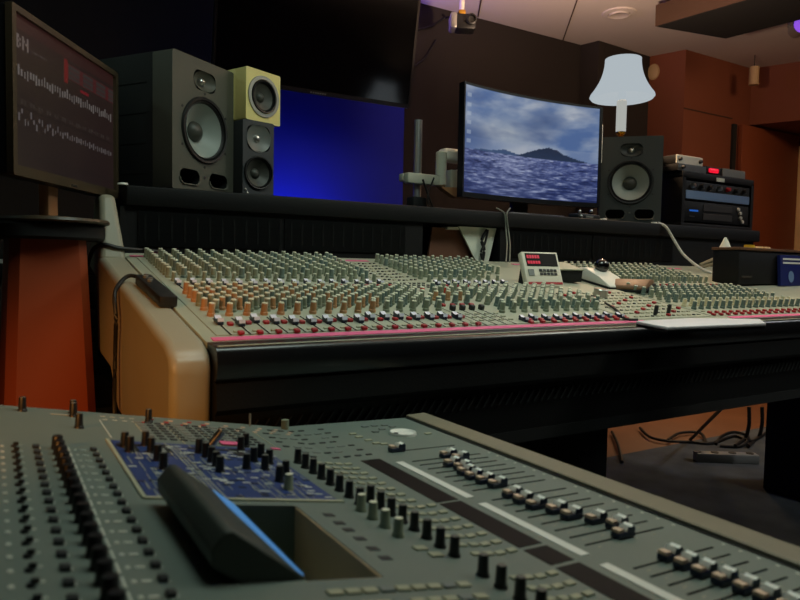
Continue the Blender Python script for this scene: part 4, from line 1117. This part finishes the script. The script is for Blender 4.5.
for k in range(7):
    pn = MB().box(-.23, .23, -.006, 0, .06+k*.12, .165+k*.12, 'black_plastic', .002).done('rack_unit', er)
    MB().box(-.2, -.1, -.008, -.006, .1+k*.12, .104+k*.12, 'meter_mark').done('indicator', pn)

# floor under the console
v0, v1 = at(695, 456, 2, .03), at(757, 458, 2, .03)
d = v1-v0; 
t = thing('power_strip', 'white power strip lying on the floor under the big console', 'power strip', ((v0.x+v1.x)/2, (v0.y+v1.y)/2, .006), math.atan2(d.y, d.x))
MB().box(-d.length/2, d.length/2, -.03, .03, 0, .045, 'grey_plastic', .006).done('housing', t)
for k in range(4): MB().lathe([(.018, .0), (.018, .003), (0, .003)], 14, 'button_dark', Matrix.Translation((-.14+.085*k, 0, .045))).done('socket', t)
cabs = [[(612, 432), (618, 445), (622, 462)], [(640, 428), (650, 437), (668, 441), (690, 442), (712, 443), (735, 436), (752, 441), (770, 430)], [(668, 440), (680, 433), (700, 433), (706, 443)],
        [(690, 440), (700, 430), (712, 418), (722, 408)], [(716, 444), (722, 436), (734, 432), (748, 436), (742, 446), (720, 446)]]
labs = ['black floor cable at the left end of the lit wooden floor', 'long black cable along the lit floor behind the power strip', 'small black cable loop left of the white power strip', 'straight black cable rising to the console underside behind the power strip', 'round black cable loop above the right end of the power strip']
for k, (pl_, lab) in enumerate(zip(cabs, labs)):
    b = MB(); b.tube([at(x, y, 2, .014 if k != 3 else .014+.12*q) for q, (x, y) in enumerate(pl_)], .008); tag(b.done('floor_cable'), lab, 'cable', 'black cables on the floor under the console')
for k, (xx, lab) in enumerate(((749, 'left black cable hanging from the console above the power strip'), (762, 'right black cable hanging from the console above the power strip'))):
    b = MB(); b.tube([at(xx, 407, 1, 2.1), at(xx, 425, 1, 2.1), at(xx-4, 438, 1, 2.15), at(xx-14, 446, 2, .02)], .01); tag(b.done('hanging_cable'), lab, 'cable')

# ================================================================ lights
def area(name, loc, target, size, w, col, sy=None, spread=None):
    ld = bpy.data.lights.new(name, 'AREA'); ld.energy = w; ld.color = col; ld.size = size
    if sy: ld.shape = 'RECTANGLE'; ld.size_y = sy
    if spread: ld.spread = math.radians(spread)
    o = bpy.data.objects.new(name, ld); COL.objects.link(o); o.location = loc
    o.rotation_euler = (Vector(target)-Vector(loc)).to_track_quat('-Z', 'Y').to_euler(); return o
def spot(name, loc, target, w, col, ang=60, blend=.8, rad=.05):
    ld = bpy.data.lights.new(name, 'SPOT'); ld.energy = w; ld.color = col; ld.spot_size = math.radians(ang); ld.spot_blend = blend; ld.shadow_soft_size = rad
    o = bpy.data.objects.new(name, ld); COL.objects.link(o); o.location = loc
    o.rotation_euler = (Vector(target)-Vector(loc)).to_track_quat('-Z', 'Y').to_euler(); return o
def point(name, loc, w, col, rad=.03):
    ld = bpy.data.lights.new(name, 'POINT'); ld.energy = w; ld.color = col; ld.shadow_soft_size = rad
    o = bpy.data.objects.new(name, ld); COL.objects.link(o); o.location = loc; return o
area('ceiling_panel_light', (.8, .9, 2.5), (.9, 1.3, .8), .8, 9, (.82, 1, .88), spread=120)
area('ceiling_panel_light', (2.5, .6, 2.5), (1.5, 1.0, .8), .7, 11, (.95, .98, .84), spread=120)
point('lamp_bulb', tuple(lamp.location+Vector((0, 0, .27))), 17, (1, .66, .38), .03)
spot('lamp_uplight', tuple(lamp.location+Vector((0, 0, .352))), tuple(lamp.location+Vector((.15, .1, 1))), 80, (1, .68, .46), 165, .6, .05)
area('right_wall_fill', (4.3, 1.5, 2.5), (4.5, 3.2, .8), .4, 8, (1, .66, .4), spread=120)  # unseen warm fill added to brighten the brown walls
spot('orange_wall_light', (-1.0, -.35, 1.45), (.12, 1.25, .66), 95, (1, .40, .09), 24)
spot('purple_uplight', (1.75, 3.38, 2.25), (2.2, 3.2, 2.54), 13, (.46, .25, 1), 80)
area('blue_wall_wash', (1.32, 3.2, .75), (1.32, 3.5, 1.15), .35, 3.2, (.1, .2, 1), .08, spread=110)  # unseen blue wash added behind the shelf to light the blue panel
area('left_wall_fill', (-.9, 2.3, 2.45), (.5, 3.5, 2.0), .3, 1.6, (.7, 1, .85))  # unseen greenish fill added to lift the upper left of the back wall
area('floor_wash', (4.2, 3.0, 1.2), (3.3, 2.75, 0), .3, 4, (1, .66, .34))
area('floor_fill', (4.6, .6, 2.5), (3.2, 1.6, 0), .5, 6, (.9, .95, 1), spread=90)
spot('under_console_fill', (3.2, -2.0, 1.9), (2.65, 1.8, 0), 70, (.9, .97, 1), 19, 1.0, .2)  # unseen low spot added to brighten the carpet beneath the console

w = bpy.data.worlds.new('world'); S.world = w; w.use_nodes = True
w.node_tree.nodes['Background'].inputs[0].default_value = (.05, .066, .06, 1); w.node_tree.nodes['Background'].inputs[1].default_value = .45
S.view_settings.view_transform = 'Standard'; S.view_settings.look = 'None'; S.view_settings.gamma = 1; S.view_settings.exposure = 0
S.view_settings.use_curve_mapping = False
S.cycles.use_denoising = True
S.cycles.max_bounces = 6
